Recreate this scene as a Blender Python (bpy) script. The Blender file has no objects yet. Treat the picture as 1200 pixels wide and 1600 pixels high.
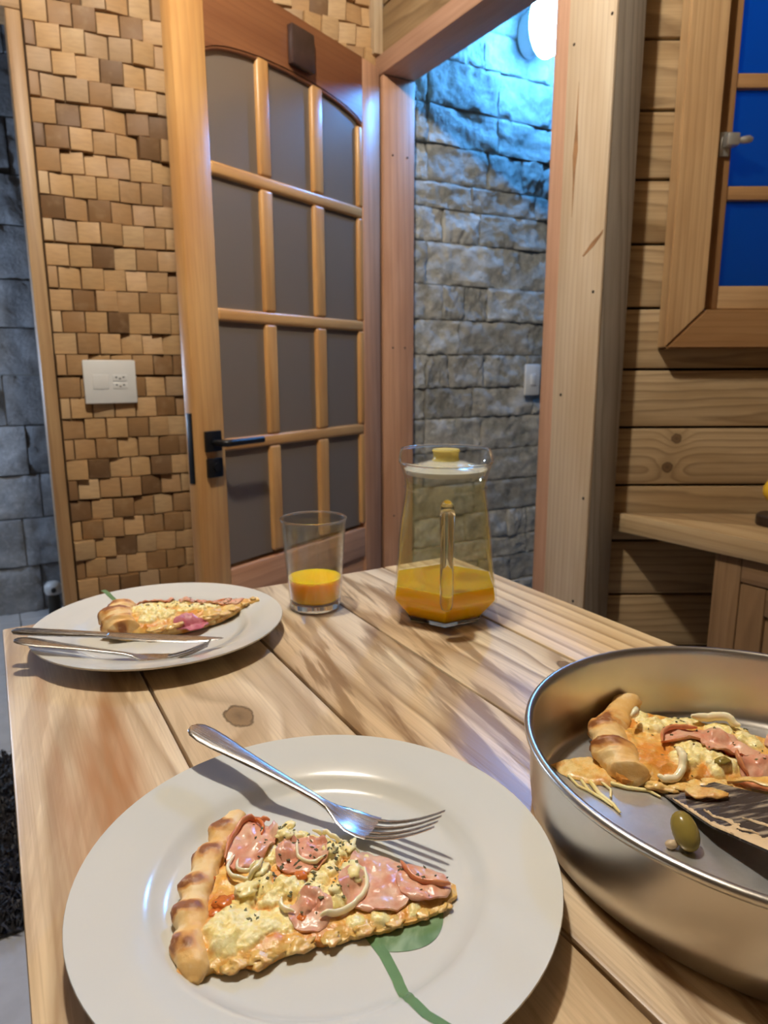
import bpy, bmesh, math, random
from math import sin, cos, pi, radians, sqrt, atan2, exp
from mathutils import Vector, Matrix, noise

random.seed(7)
scn = bpy.context.scene
COL = scn.collection

# ------------------------------------------------------------------ camera, light, exposure
TABLE_Z = 0.80
CAM_Z = TABLE_Z + 0.296
cam_data = bpy.data.cameras.new('camera')
cam = bpy.data.objects.new('camera', cam_data)
COL.objects.link(cam)
cam_data.sensor_fit = 'VERTICAL'
cam_data.sensor_height = 36.0
cam_data.sensor_width = 27.0
cam_data.lens = 1075.3 / 1600 * 36.0
cam_data.clip_start = 0.02
cam.location = (0, 0, CAM_Z)
cam.rotation_euler = (radians(90 - 11.66), radians(0.2), 0)
cam_data.dof.use_dof = True
cam_data.dof.focus_distance = 0.46
cam_data.dof.aperture_fstop = 13.0
scn.camera = cam

world = bpy.data.worlds.new('night')
scn.world = world
world.use_nodes = True
bg = world.node_tree.nodes['Background']
bg.inputs[0].default_value = (0.05, 0.09, 0.2, 1)
bg.inputs[1].default_value = 0.25

scn.view_settings.view_transform = 'Standard'
scn.view_settings.look = 'None'
scn.view_settings.gamma = 1.0
scn.view_settings.use_curve_mapping = False
scn.view_settings.exposure = 0.0
scn.cycles.transparent_max_bounces = 24
scn.cycles.max_bounces = 9
scn.cycles.diffuse_bounces = 3

ROOM_LAMP = Vector((-0.22, 0.74, 2.52))
ROOM_LAMP_STRENGTH = 950.0
ROOM_LAMP_COLOR = (1.0, 0.965, 0.88)
PORCH_LAMP_STRENGTH = 370.0
PORCH_LAMP_COLOR = (0.08, 0.37, 1.0)
SIDE_FILL_STRENGTH = 780.0

# ------------------------------------------------------------------ helpers
def hd(a):
    a = radians(a)
    return Vector((sin(a), cos(a), 0))

def tag(o, label=None, cat=None, group=None, kind=None):
    if label: o['label'] = label
    if cat: o['category'] = cat
    if group: o['group'] = group
    if kind: o['kind'] = kind
    return o

def empty(name, loc=(0, 0, 0), rz=0.0, parent=None):
    o = bpy.data.objects.new(name, None)
    o.empty_display_size = 0.05
    COL.objects.link(o)
    o.location = loc
    o.rotation_euler = (0, 0, rz)
    if parent: o.parent = parent
    return o

def mesh_from(name, verts, faces, smooth=None):
    me = bpy.data.meshes.new(name)
    me.from_pydata([tuple(v) for v in verts], [], faces)
    me.update()
    if smooth is not None:
        me.shade_smooth()
        if smooth < 180:
            me.set_sharp_from_angle(angle=radians(smooth))
    return me

def link(name, me, mat, parent=None, loc=None, rot=None):
    o = bpy.data.objects.new(name, me)
    COL.objects.link(o)
    if mat and not me.materials: me.materials.append(mat)
    if parent: o.parent = parent
    if loc is not None: o.location = loc
    if rot is not None: o.rotation_euler = rot
    return o

def bm_mesh(name, bm, smooth=None):
    me = bpy.data.meshes.new(name)
    bmesh.ops.recalc_face_normals(bm, faces=bm.faces)
    bm.to_mesh(me); bm.free()
    if smooth is not None:
        me.shade_smooth()
        if smooth < 180: me.set_sharp_from_angle(angle=radians(smooth))
    return me

def box_mesh(name, dx, dy, dz, bevel=0.0, seg=1):
    """centred box, length along local X"""
    bm = bmesh.new()
    bmesh.ops.create_cube(bm, size=1.0)
    bmesh.ops.scale(bm, vec=(dx, dy, dz), verts=bm.verts)
    if bevel > 0:
        bmesh.ops.bevel(bm, geom=list(bm.edges), offset=bevel, segments=seg, affect='EDGES', profile=0.5)
    return bm_mesh(name, bm, 40)

def board(name, mat, parent, x0, x1, y0, y1, z0, z1, axis='x', bevel=0.003, seg=2):
    """a board filling the given local box, its grain (local X) along `axis`"""
    dx, dy, dz = x1 - x0, y1 - y0, z1 - z0
    c = ((x0 + x1) / 2, (y0 + y1) / 2, (z0 + z1) / 2)
    if axis == 'x':
        me = box_mesh(name, dx, dy, dz, bevel, seg); rot = (0, 0, 0)
    elif axis == 'z':      # X->Z
        me = box_mesh(name, dz, dy, dx, bevel, seg); rot = (0, -pi / 2, 0)
    else:                  # X->Y
        me = box_mesh(name, dy, dx, dz, bevel, seg); rot = (0, 0, pi / 2)
    return link(name, me, mat, parent, c, rot)

def lathe_mesh(name, prof, n=48, smooth=35, close=False):
    """prof: list of (r,z) ; poles allowed with r=0"""
    verts, rings, faces = [], [], []
    for r, z in prof:
        if r <= 1e-7:
            rings.append([len(verts)]); verts.append((0, 0, z))
        else:
            ids = []
            for i in range(n):
                a = 2 * pi * i / n
                ids.append(len(verts)); verts.append((r * cos(a), r * sin(a), z))
            rings.append(ids)
    for k in range(len(rings) - 1 + (1 if close else 0)):
        A, B = rings[k], rings[(k + 1) % len(rings)]
        if len(A) == 1 and len(B) == 1: continue
        for i in range(n):
            j = (i + 1) % n
            if len(A) == 1: faces.append((A[0], B[j], B[i]))
            elif len(B) == 1: faces.append((A[i], A[j], B[0]))
            else: faces.append((A[i], A[j], B[j], B[i]))
    bm = bmesh.new()
    vs = [bm.verts.new(v) for v in verts]
    for f in faces: bm.faces.new([vs[i] for i in f])
    return bm_mesh(name, bm, smooth)

def tube_mesh(name, pts, radii, n=10, smooth=60, flat=1.0):
    """tube through 3D points; capped"""
    verts, faces = [], []
    P = [Vector(p) for p in pts]
    up = Vector((0, 0, 1)); prev = None
    for k, p in enumerate(P):
        t = (P[min(k + 1, len(P) - 1)] - P[max(k - 1, 0)]).normalized()
        side = t.cross(up)
        if side.length < 1e-4: side = prev.copy() if prev else t.cross(Vector((0, 1, 0)))
        side.normalize()
        if prev and side.dot(prev) < 0: side = -side
        prev = side
        nn = side.cross(t).normalized()
        r = radii[k] if hasattr(radii, '__len__') else radii
        for i in range(n):
            a = 2 * pi * i / n
            verts.append(p + side * (r * cos(a)) + nn * (r * flat * sin(a)))
    m = len(P)
    for k in range(m - 1):
        for i in range(n):
            j = (i + 1) % n
            faces.append((k * n + i, k * n + j, (k + 1) * n + j, (k + 1) * n + i))
    faces.append(tuple(range(n))[::-1]); faces.append(tuple((m - 1) * n + i for i in range(n)))
    bm = bmesh.new()
    vs = [bm.verts.new(v) for v in verts]
    for f in faces: bm.faces.new([vs[i] for i in f])
    return bm_mesh(name, bm, smooth)

def prism_mesh(name, poly, z0, z1, bevel=0.0, smooth=40):
    bm = bmesh.new()
    a = [bm.verts.new((x, y, z0)) for x, y in poly]
    b = [bm.verts.new((x, y, z1)) for x, y in poly]
    n = len(poly)
    bm.faces.new(a[::-1]); bm.faces.new(b)
    for i in range(n):
        bm.faces.new((a[i], a[(i + 1) % n], b[(i + 1) % n], b[i]))
    if bevel > 0:
        bmesh.ops.recalc_face_normals(bm, faces=bm.faces)
        bmesh.ops.bevel(bm, geom=list(bm.edges), offset=bevel, segments=2, affect='EDGES', profile=0.5)
    return bm_mesh(name, bm, smooth)

def fbm(x, y, z=0.0, o=4):
    return noise.fractal(Vector((x, y, z)), 1.0, 2.0, o)

def interp(tab, x):
    if x <= tab[0][0]: return tab[0][1]
    for (a, fa), (b, fb) in zip(tab, tab[1:]):
        if x <= b:
            t = (x - a) / (b - a)
            return fa + (fb - fa) * t
    return tab[-1][1]

# ------------------------------------------------------------------ materials
class NT:
    def __init__(s, name):
        s.m = bpy.data.materials.new(name)
        s.m.use_nodes = True
        s.t = s.m.node_tree
        s.t.nodes.clear()
        s.out = s.t.nodes.new('ShaderNodeOutputMaterial')
    def n(s, typ, **kw):
        nd = s.t.nodes.new(typ)
        for k, v in kw.items():
            if k == 'inp':
                for kk, vv in v.items():
                    if isinstance(vv, bpy.types.NodeSocket): s.t.links.new(vv, nd.inputs[kk])
                    else: nd.inputs[kk].default_value = vv
            else: setattr(nd, k, v)
        return nd
    def math(s, op, a, b=None, c=None, clamp=False):
        nd = s.t.nodes.new('ShaderNodeMath'); nd.operation = op; nd.use_clamp = clamp
        for i, v in enumerate((a, b, c)):
            if v is None: continue
            if isinstance(v, bpy.types.NodeSocket): s.t.links.new(v, nd.inputs[i])
            else: nd.inputs[i].default_value = v
        return nd.outputs[0]
    def mix(s, fac, a, b, blend='MIX'):
        nd = s.t.nodes.new('ShaderNodeMix'); nd.data_type = 'RGBA'; nd.blend_type = blend
        for i, v in ((0, fac), (6, a), (7, b)):
            if isinstance(v, bpy.types.NodeSocket): s.t.links.new(v, nd.inputs[i])
            else: nd.inputs[i].default_value = v if i == 0 else (*v[:3], 1)
        return nd.outputs[2]
    def ramp(s, fac, stops, interp='LINEAR'):
        nd = s.t.nodes.new('ShaderNodeValToRGB')
        nd.color_ramp.interpolation = interp
        el = nd.color_ramp.elements
        while len(el) < len(stops): el.new(0.5)
        for e, (p, c) in zip(el, stops):
            e.position = p
            e.color = (*c[:3], 1) if hasattr(c, '__len__') else (c, c, c, 1)
        s.t.links.new(fac, nd.inputs[0])
        return nd.outputs[0]
    def sm(s, x, lo, hi, a=0.0, b=1.0):
        nd = s.t.nodes.new('ShaderNodeMapRange'); nd.interpolation_type = 'SMOOTHSTEP'
        s.t.links.new(x, nd.inputs[0])
        for i, v in zip((1, 2, 3, 4), (lo, hi, a, b)): nd.inputs[i].default_value = v
        return nd.outputs[0]
    def noise(s, vec, scale, detail=3.0, rough=0.55, dist=0.0):
        nd = s.n('ShaderNodeTexNoise', inp={'Scale': scale, 'Detail': detail, 'Roughness': rough, 'Distortion': dist})
        if vec is not None: s.t.links.new(vec, nd.inputs['Vector'])
        return nd.outputs[0]
    def obj(s): return s.n('ShaderNodeTexCoord').outputs['Object']
    def scale(s, vec, sc, off=(0, 0, 0)):
        nd = s.n('ShaderNodeMapping', inp={'Scale': sc, 'Location': off})
        s.t.links.new(vec, nd.inputs['Vector'])
        return nd.outputs[0]
    def bump(s, h, strength=0.3, dist=0.002, normal=None):
        nd = s.n('ShaderNodeBump', inp={'Strength': strength, 'Distance': dist, 'Height': h})
        if normal is not None: s.t.links.new(normal, nd.inputs['Normal'])
        return nd.outputs[0]
    def pbsdf(s, **kw):
        nd = s.t.nodes.new('ShaderNodeBsdfPrincipled')
        for k, v in kw.items():
            k = k.replace('_', ' ')
            if isinstance(v, bpy.types.NodeSocket): s.t.links.new(v, nd.inputs[k])
            else:
                if hasattr(v, '__len__') and len(v) == 3 and nd.inputs[k].type == 'RGBA': v = (*v, 1)
                nd.inputs[k].default_value = v
        s.t.links.new(nd.outputs[0], s.out.inputs[0])
        return nd
    def finish(s, sh): s.t.links.new(sh, s.out.inputs[0]); return s.m

def simple(name, col, rough=0.5, metal=0.0, bumpscale=None, bumpstr=0.2, var=0.0, **kw):
    t = NT(name)
    c = col
    v = t.obj()
    if var > 0:
        nz = t.noise(v, 18, 4)
        c = t.mix(t.sm(nz, .35, .65), tuple(x * (1 - var) for x in col), tuple(min(1, x * (1 + var)) for x in col))
    args = dict(Base_Color=c, Roughness=rough, Metallic=metal)
    if bumpscale:
        args['Normal'] = t.bump(t.noise(v, bumpscale, 4), bumpstr, 0.002)
    args.update(kw)
    t.pbsdf(**args)
    return t.m

def wood(name, light, mid, dark, freq=70.0, a=0.05, b=0.03, k=0.05, warp=0.02, contrast=0.6,
         rough=0.45, coat=0.0, knots=(), tint=None, fibre=0.25, seed=0.0, rnd=True, blotch=0.35,
         streak=0.0, streakcol=(0.2, 0.11, 0.05), heart=None, bumps=0.25, lat='z'):
    """sawn-wood material: growth rings around a tilted pith, fibres, blotches, knots; grain along object X"""
    t = NT(name)
    co = t.obj()
    if rnd:
        r = t.n('ShaderNodeObjectInfo').outputs['Random']
        off = t.n('ShaderNodeCombineXYZ', inp={0: t.math('MULTIPLY', r, 3.7), 1: t.math('MULTIPLY', t.math('SUBTRACT', r, .5), 0.05), 2: t.math('MULTIPLY', r, 0.02)}).outputs[0]
        co2 = t.n('ShaderNodeVectorMath', operation='ADD', inp={0: co, 1: off}).outputs[0]
    else: co2 = co
    sx = t.n('ShaderNodeSeparateXYZ', inp={0: co2})
    X, Y, Z = sx.outputs
    if lat == 'z': Y, Z = Z, Y
    LAT = 2 if lat == 'z' else 1
    so = t.n('ShaderNodeSeparateXYZ', inp={0: co})
    wv = t.scale(co2, (1.3, 7, 7), (seed, seed * .7, 0))
    w1 = t.math('MULTIPLY', t.math('SUBTRACT', t.noise(wv, 1.0, 3.0), 0.5), warp * 2)
    wv2 = t.scale(co2, (7, 40, 40), (seed * 2, 0, 0))
    w2 = t.math('MULTIPLY', t.math('SUBTRACT', t.noise(wv2, 1.0, 3.0), 0.5), warp * 0.35)
    yy = t.math('ADD', t.math('ADD', Y, a), w1)
    zz = t.math('ADD', t.math('ADD', Z, b), t.math('MULTIPLY', X, k))
    r = t.math('SQRT', t.math('ADD', t.math('MULTIPLY', yy, yy), t.math('MULTIPLY', zz, zz)))
    r = t.math('ADD', r, w2)
    kd = None
    for (kx, ky, kr) in knots:
        ddx = t.math('MULTIPLY', t.math('SUBTRACT', so.outputs[0], kx), 0.62 if lat == 'y' else 0.95)
        ddy = t.math('SUBTRACT', so.outputs[LAT], ky)
        d = t.math('SQRT', t.math('ADD', t.math('MULTIPLY', ddx, ddx), t.math('MULTIPLY', ddy, ddy)))
        dn = t.math('DIVIDE', d, kr)
        g = t.math('EXPONENT', t.math('MULTIPLY', t.math('MULTIPLY', dn, dn), -0.16))
        r = t.math('ADD', r, t.math('MULTIPLY', g, kr * 2.2))
        kd = dn if kd is None else t.math('MINIMUM', kd, dn)
    ring = t.math('FRACT', t.math('MULTIPLY', r, freq))
    late = t.ramp(ring, [(0.0, 0.0), (0.55, 0.25), (0.86, 1.0), (1.0, 0.0)])
    fine = t.noise(t.scale(co2, (6, 420, 420)), 1.0, 2.0)
    med = t.noise(t.scale(co2, (2.2, 60, 60), (seed, 0, 0)), 1.0, 4.0)
    blo = t.noise(t.scale(co2, (2.0, 11, 11), (seed * 3, 1, 0)), 1.0, 3.0)
    base = t.mix(t.sm(blo, .38, .66), light, mid) if blotch > 0 else t.mix(0.2, light, mid)
    base = t.mix(t.math('MULTIPLY', late, contrast), base, dark)
    base = t.mix(t.math('MULTIPLY', t.sm(med, .45, .75), 0.45), base, mid)
    base = t.mix(t.math('MULTIPLY', t.sm(fine, .40, .72), fibre), base, dark)
    if heart:
        hy, hw, hc = heart
        hdist = t.math('ABSOLUTE', t.math('ADD', t.math('SUBTRACT', so.outputs[LAT], hy), w1))
        hm = t.sm(hdist, hw * 0.55, hw, 1.0, 0.0)
        hn = t.noise(t.scale(co2, (3, 20, 20), (5, 0, 0)), 1.0, 3.0)
        base = t.mix(t.math('MULTIPLY', hm, t.sm(hn, .3, .6)), base, hc)
    if streak > 0:
        sv = t.n('ShaderNodeVectorRotate', rotation_type='Z_AXIS', inp={0: co2, 'Angle': 0.16}).outputs[0]
        sn = t.noise(t.scale(sv, (5, 55, 10), (seed, 2, 0)), 1.0, 4.0, 0.6)
        patch = t.sm(t.noise(t.scale(co2, (3.0, 9, 5), (9, seed, 0)), 1.0, 2.0), .36, .52)
        base = t.mix(t.math('MULTIPLY', t.math('MULTIPLY', t.sm(sn, .46, .58), patch), streak), base, streakcol)
    if kd is not None:
        halo = t.sm(kd, 0.9, 2.6, 0.5, 0.0)
        base = t.mix(halo, base, tuple(x * 0.75 for x in mid))
        kn = t.math('ADD', kd, t.math('MULTIPLY', t.math('SUBTRACT', t.noise(t.scale(co2, (90, 120, 90)), 1.0, 3.0), .5), 0.7))
        core = t.ramp(kn, [(0.0, tuple(x * .55 for x in dark)), (0.35, tuple(x * .8 for x in dark)), (0.75, tuple(x * 0.95 for x in dark)), (0.92, tuple(x * 0.35 for x in dark)), (1.0, tuple(x * 0.4 for x in dark))])
        base = t.mix(t.sm(kn, 0.85, 1.1, 1.0, 0.0), base, core)
    h = t.math('ADD', t.math('MULTIPLY', fine, 0.6), t.math('MULTIPLY', late, -0.5))
    nrm = t.bump(h, bumps, 0.0012)
    t.pbsdf(Base_Color=base, Roughness=rough, Normal=nrm, Coat_Weight=coat, Coat_Roughness=0.25, Specular_IOR_Level=0.4)
    return t.m

PINE_L, PINE_M, PINE_D = (0.60, 0.41, 0.21), (0.46, 0.275, 0.125), (0.26, 0.135, 0.055)
M = {}
TB = dict(lat='y', rnd=False)
M['table0'] = wood('table_pine_heart', (0.832, 0.660, 0.440), (0.670, 0.484, 0.287), (0.284, 0.157, 0.067), freq=40, a=-.012, b=.010, k=.05, warp=.018,
                   contrast=.62, rough=.36, seed=1.3, heart=(0.002, 0.040, (0.38, 0.155, 0.05)), streak=.35, streakcol=(0.36, 0.21, 0.10), **TB)
M['table1'] = wood('table_pine_knotty', (0.832, 0.671, 0.454), (0.681, 0.502, 0.312), (0.315, 0.200, 0.101), freq=34, a=.03, b=.02, k=.035, warp=.022,
                   contrast=.6, rough=.36, seed=4.1, knots=[(.338, .010, .0125)], streak=.4, streakcol=(0.36, 0.23, 0.11), **TB)
M['table2'] = wood('table_pine_streaked', (0.855, 0.696, 0.479), (0.693, 0.508, 0.312), (0.284, 0.167, 0.078), freq=42, a=.07, b=.02, k=.07, warp=.03,
                   contrast=.85, rough=.34, seed=7.7, streak=.85, streakcol=(0.24, 0.135, 0.06), **TB)
M['table3'] = wood('table_pine_brown_streak', (0.878, 0.726, 0.511), (0.704, 0.526, 0.326), (0.284, 0.173, 0.084), freq=38, a=-.07, b=.025, k=.06, warp=.03,
                   contrast=.85, rough=.32, seed=2.9, streak=.8, streakcol=(0.26, 0.16, 0.08), knots=[(.27, -.05, .009)], **TB)
M['table4'] = wood('table_pine_straight', (0.890, 0.701, 0.440), (0.728, 0.520, 0.280), (0.378, 0.221, 0.095), freq=50, a=.16, b=.05, k=.02, warp=.012,
                   contrast=.85, rough=.34, seed=11.0, **TB)
M['shelf'] = wood('shelf_pine', (0.56, 0.40, 0.22), (0.45, 0.30, 0.15), (0.27, 0.155, 0.065), freq=50, a=.16, b=.05, k=.02, warp=.012, contrast=.5, rough=.4, seed=13.0, **TB)
M['pine'] = wood('pine_post', (0.714, 0.564, 0.378), (0.567, 0.414, 0.252), (0.357, 0.218, 0.119), freq=75, a=.12, b=.06, k=.012, warp=.012, contrast=.45, rough=.5, rnd=False, seed=3.0)
M['pine_wall'] = wood('pine_wall_board', (0.50, 0.35, 0.19), (0.38, 0.245, 0.115), (0.17, 0.095, 0.042), freq=52, a=.05, b=.022, k=.05, warp=.03, contrast=.6, rough=.5, seed=5.0)
M['pine_wall_knot'] = wood('pine_wall_board_knotty', (0.50, 0.35, 0.19), (0.38, 0.245, 0.115), (0.17, 0.095, 0.042), freq=55, a=.03, b=.025, k=.03, warp=.018, contrast=.6, rough=.5, rnd=False, seed=5.0,
                           knots=[(-.6505, .0450, .0125), (-.668, -.0265, .0135)])
M['pine_shaded'] = wood('shaded_pine_post', (0.36, 0.30, 0.235), (0.29, 0.235, 0.18), (0.15, 0.115, 0.08), freq=85, a=.01, b=.02, k=.06, warp=.015, contrast=.6, rough=.55, rnd=False, seed=8.0)  # shade and bluish glare of the post's side face put into the colour
M['door'] = wood('honey_varnished_wood', (0.756, 0.420, 0.152), (0.594, 0.294, 0.096), (0.405, 0.175, 0.056), freq=60, a=.10, b=.04, k=.03, warp=.02, contrast=.25, rough=.35, coat=.25, fibre=.15, seed=2.0)
M['door_red'] = wood('reddish_varnished_wood', (0.30, 0.115, 0.045), (0.24, 0.085, 0.033), (0.15, 0.05, 0.02), freq=60, a=.10, b=.04, k=.03, warp=.02, contrast=.25, rough=.35, coat=.25, fibre=.15, seed=6.0)
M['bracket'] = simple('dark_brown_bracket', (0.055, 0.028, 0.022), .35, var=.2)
M['frame'] = wood('door_frame_wood', (0.690, 0.375, 0.218), (0.570, 0.285, 0.152), (0.330, 0.150, 0.076), freq=55, a=.09, b=.05, k=.02, warp=.012, contrast=.3, rough=.42, coat=.1, seed=9.0)
M['frame_pink'] = wood('pinkish_frame_wood', (0.621, 0.372, 0.255), (0.540, 0.312, 0.203), (0.368, 0.192, 0.112), freq=60, a=.1, b=.05, k=.02, warp=.01, contrast=.2, rough=.45, seed=4.0)
M['casing'] = wood('window_casing_wood', (0.52, 0.33, 0.16), (0.42, 0.245, 0.11), (0.25, 0.12, 0.05), freq=58, a=.06, b=.04, k=.02, warp=.012, contrast=.4, rough=.45, seed=4.6)
M['sash'] = wood('window_sash_wood', (0.38, 0.205, 0.085), (0.31, 0.155, 0.06), (0.19, 0.085, 0.03), freq=60, a=.06, b=.04, k=.02, warp=.012, contrast=.3, rough=.4, coat=.1, seed=1.6)
M['cabinet'] = wood('cabinet_wood', (0.30, 0.175, 0.085), (0.23, 0.13, 0.06), (0.13, 0.07, 0.03), freq=50, a=.05, b=.03, k=.05, warp=.02, contrast=.4, rough=.5, seed=3.3)
M['nail'] = simple('nail_head', (0.05, 0.035, 0.03), 0.5, 0.6)
M['black_metal'] = simple('matte_black_metal', (0.012, 0.012, 0.013), 0.35, 0.3)
M['gap'] = simple('dark_wood_gap', (0.035, 0.022, 0.013), 0.9)
M['tile_gap'] = simple('brown_tile_joint', (0.16, 0.09, 0.042), 0.8)
M['white_plastic'] = simple('white_plastic', (0.78, 0.76, 0.72), 0.4)
M['grey_plastic'] = simple('grey_plastic', (0.45, 0.45, 0.44), 0.4)
M['slot'] = simple('dark_slot', (0.03, 0.03, 0.03), 0.6)
M['chrome_dull'] = simple('zinc_latch', (0.62, 0.60, 0.55), 0.35, 0.8)

def mat_tile():
    t = NT('carved_wood_tile')
    oi = t.n('ShaderNodeObjectInfo')
    co = t.obj()
    off = t.n('ShaderNodeVectorMath', operation='SCALE', inp={0: (7.1, 3.3, 5.7), 'Scale': oi.outputs['Random']}).outputs[0]
    v = t.n('ShaderNodeVectorMath', operation='ADD', inp={0: co, 1: off}).outputs[0]
    n1 = t.noise(t.scale(v, (30, 20, 150)), 1.0, 3.0)
    n2 = t.noise(v, 25, 3.0)
    c = t.mix(t.math('MULTIPLY', t.sm(n1, .35, .7), 0.22), oi.outputs['Color'], (0.24, 0.13, 0.06))
    c = t.mix(t.math('MULTIPLY', t.sm(n2, .5, .75), 0.18), c, (0.65, 0.45, 0.25))
    t.pbsdf(Base_Color=c, Roughness=0.55, Normal=t.bump(n1, .15, .001), Specular_IOR_Level=0.35)
    return t.m
M['tile'] = mat_tile()

def mat_tile_stuff():
    t = NT('carved_wood_tile_rest')
    at = t.n('ShaderNodeAttribute', attribute_name='tilecol')
    t.pbsdf(Base_Color=at.outputs['Color'], Roughness=0.55)
    return t.m
M['tile_rest'] = mat_tile_stuff()

def mat_stone(name, a, b, c):
    t = NT(name)
    oi = t.n('ShaderNodeObjectInfo')
    co = t.obj()
    off = t.n('ShaderNodeVectorMath', operation='SCALE', inp={0: (9.1, 4.3, 6.7), 'Scale': oi.outputs['Random']}).outputs[0]
    v = t.n('ShaderNodeVectorMath', operation='ADD', inp={0: co, 1: off}).outputs[0]
    n1 = t.noise(v, 9, 6.0, 0.65, 0.6)
    n2 = t.noise(v, 45, 5.0, 0.7)
    col = t.mix(t.sm(n1, .35, .65), a, b)
    col = t.mix(t.math('MULTIPLY', t.sm(n2, .45, .7), 0.5), col, c)
    rv = t.math('MULTIPLY_ADD', oi.outputs['Random'], 0.5, 0.75)
    col = t.mix(1.0, col, t.n('ShaderNodeCombineColor', inp={0: rv, 1: rv, 2: rv}).outputs[0], 'MULTIPLY')
    nz = t.noise(v, 60, 6.0, 0.7)
    t.pbsdf(Base_Color=col, Roughness=0.8, Normal=t.bump(nz, .9, .008))
    return t.m
M['stone'] = mat_stone('split_face_stone', (0.50, 0.465, 0.40), (0.33, 0.31, 0.26), (0.66, 0.63, 0.57))
M['stone_grey'] = mat_stone('grey_stone_cladding', (0.20, 0.205, 0.215), (0.145, 0.15, 0.16), (0.30, 0.305, 0.32))
M['mortar'] = simple('dark_mortar', (0.16, 0.15, 0.135), 0.9, bumpscale=80)
M['floor_tile'] = simple('pale_porcelain_tile', (0.46, 0.46, 0.47), 0.28, var=.05)
M['grout'] = simple('grey_grout', (0.20, 0.20, 0.20), 0.9)
M['ceiling'] = wood('ceiling_pine', (0.34, 0.24, 0.13), (0.27, 0.18, 0.09), (0.15, 0.085, 0.036), freq=60, a=.05, b=.03, k=.03, contrast=.4, seed=14)
M['plain_wall'] = simple('dark_stained_panel', (0.20, 0.135, 0.08), 0.8, var=.06, bumpscale=30, bumpstr=.15)

def mat_thin_glass(name, tint=(1, 1, 1), refl=0.9, rough=0.02):
    t = NT(name)
    tr = t.n('ShaderNodeBsdfTransparent', inp={0: (*tint, 1)}).outputs[0]
    gl = t.n('ShaderNodeBsdfGlossy', inp={0: (refl, refl, refl, 1), 'Roughness': rough}).outputs[0]
    lw = t.n('ShaderNodeLayerWeight', inp={0: .5}).outputs['Facing']
    f = t.math('MULTIPLY_ADD', t.math('POWER', lw, 4.0), 0.75, 0.035, clamp=True)
    return t.finish(t.n('ShaderNodeMixShader', inp={0: f, 1: tr, 2: gl}).outputs[0])
M['glass'] = mat_thin_glass('clear_thin_glass', (0.97, 0.975, 0.97))
def mat_solid_glass():
    t = NT('solid_glass')
    t.pbsdf(Base_Color=(0.97, 0.98, 0.96), Roughness=0.02, Transmission_Weight=1.0, IOR=1.47)
    return t.m
M['solid_glass'] = mat_solid_glass()
def mat_film():
    t = NT('juice_film')
    co = t.obj()
    n1 = t.noise(t.scale(co, (1, 1, .6)), 26, 5, .7)
    z = t.n('ShaderNodeSeparateXYZ', inp={0: co}).outputs[2]
    fc = t.n('ShaderNodeLayerWeight', inp={0: .5}).outputs['Facing']
    amt = t.math('ADD', t.math('MULTIPLY', t.sm(n1, .40, .72), 0.16), t.sm(z, .04, .11, .17, .05))
    amt = t.math('ADD', amt, t.math('MULTIPLY', t.math('POWER', fc, 3.0), .45), clamp=True)
    tr = t.n('ShaderNodeBsdfTransparent', inp={0: (1, .97, .82, 1)}).outputs[0]
    df = t.n('ShaderNodeBsdfDiffuse', inp={0: (.80, .66, .24, 1)}).outputs[0]
    tl = t.n('ShaderNodeBsdfTranslucent', inp={0: (.80, .66, .24, 1)}).outputs[0]
    d2 = t.n('ShaderNodeMixShader', inp={0: .5, 1: df, 2: tl}).outputs[0]
    return t.finish(t.n('ShaderNodeMixShader', inp={0: amt, 1: tr, 2: d2}).outputs[0])
M['film'] = mat_film()
def mat_film_glass():
    t = NT('faint_juice_film')
    n1 = t.noise(t.obj(), 40, 5, .7)
    fc = t.n('ShaderNodeLayerWeight', inp={0: .5}).outputs['Facing']
    amt = t.math('ADD', t.math('MULTIPLY_ADD', t.sm(n1, .4, .7), 0.08, 0.02), t.math('MULTIPLY', t.math('POWER', fc, 3.0), .35), clamp=True)
    tr = t.n('ShaderNodeBsdfTransparent', inp={0: (1, .99, .95, 1)}).outputs[0]
    df = t.n('ShaderNodeBsdfDiffuse', inp={0: (.7, .62, .4, 1)}).outputs[0]
    return t.finish(t.n('ShaderNodeMixShader', inp={0: amt, 1: tr, 2: df}).outputs[0])
M['film_glass'] = mat_film_glass()
def mat_lid():
    t = NT('clear_yellowish_plastic')
    tr = t.n('ShaderNodeBsdfTransparent', inp={0: (1, .98, .90, 1)}).outputs[0]
    gl = t.n('ShaderNodeBsdfPrincipled', inp={'Base Color': (.82, .82, .72, 1), 'Roughness': .12}).outputs[0]
    return t.finish(t.n('ShaderNodeMixShader', inp={0: .34, 1: tr, 2: gl}).outputs[0])
M['lid'] = mat_lid()
def mat_knob():
    t = NT('yellow_tinted_knob')
    tr = t.n('ShaderNodeBsdfTransparent', inp={0: (1, .93, .55, 1)}).outputs[0]
    gl = t.n('ShaderNodeBsdfPrincipled', inp={'Base Color': (.88, .72, .22, 1), 'Roughness': .15}).outputs[0]
    return t.finish(t.n('ShaderNodeMixShader', inp={0: .6, 1: tr, 2: gl}).outputs[0])
M['knob'] = mat_knob()
M['juice'] = simple('orange_juice', (1.0, 0.55, 0.004), 0.12, Subsurface_Weight=0.75, Subsurface_Radius=(1.0, 0.40, 0.04), Subsurface_Scale=0.03)
M['foam'] = simple('pale_juice_foam', (0.88, 0.66, 0.22), 0.5, bumpscale=300)

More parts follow.
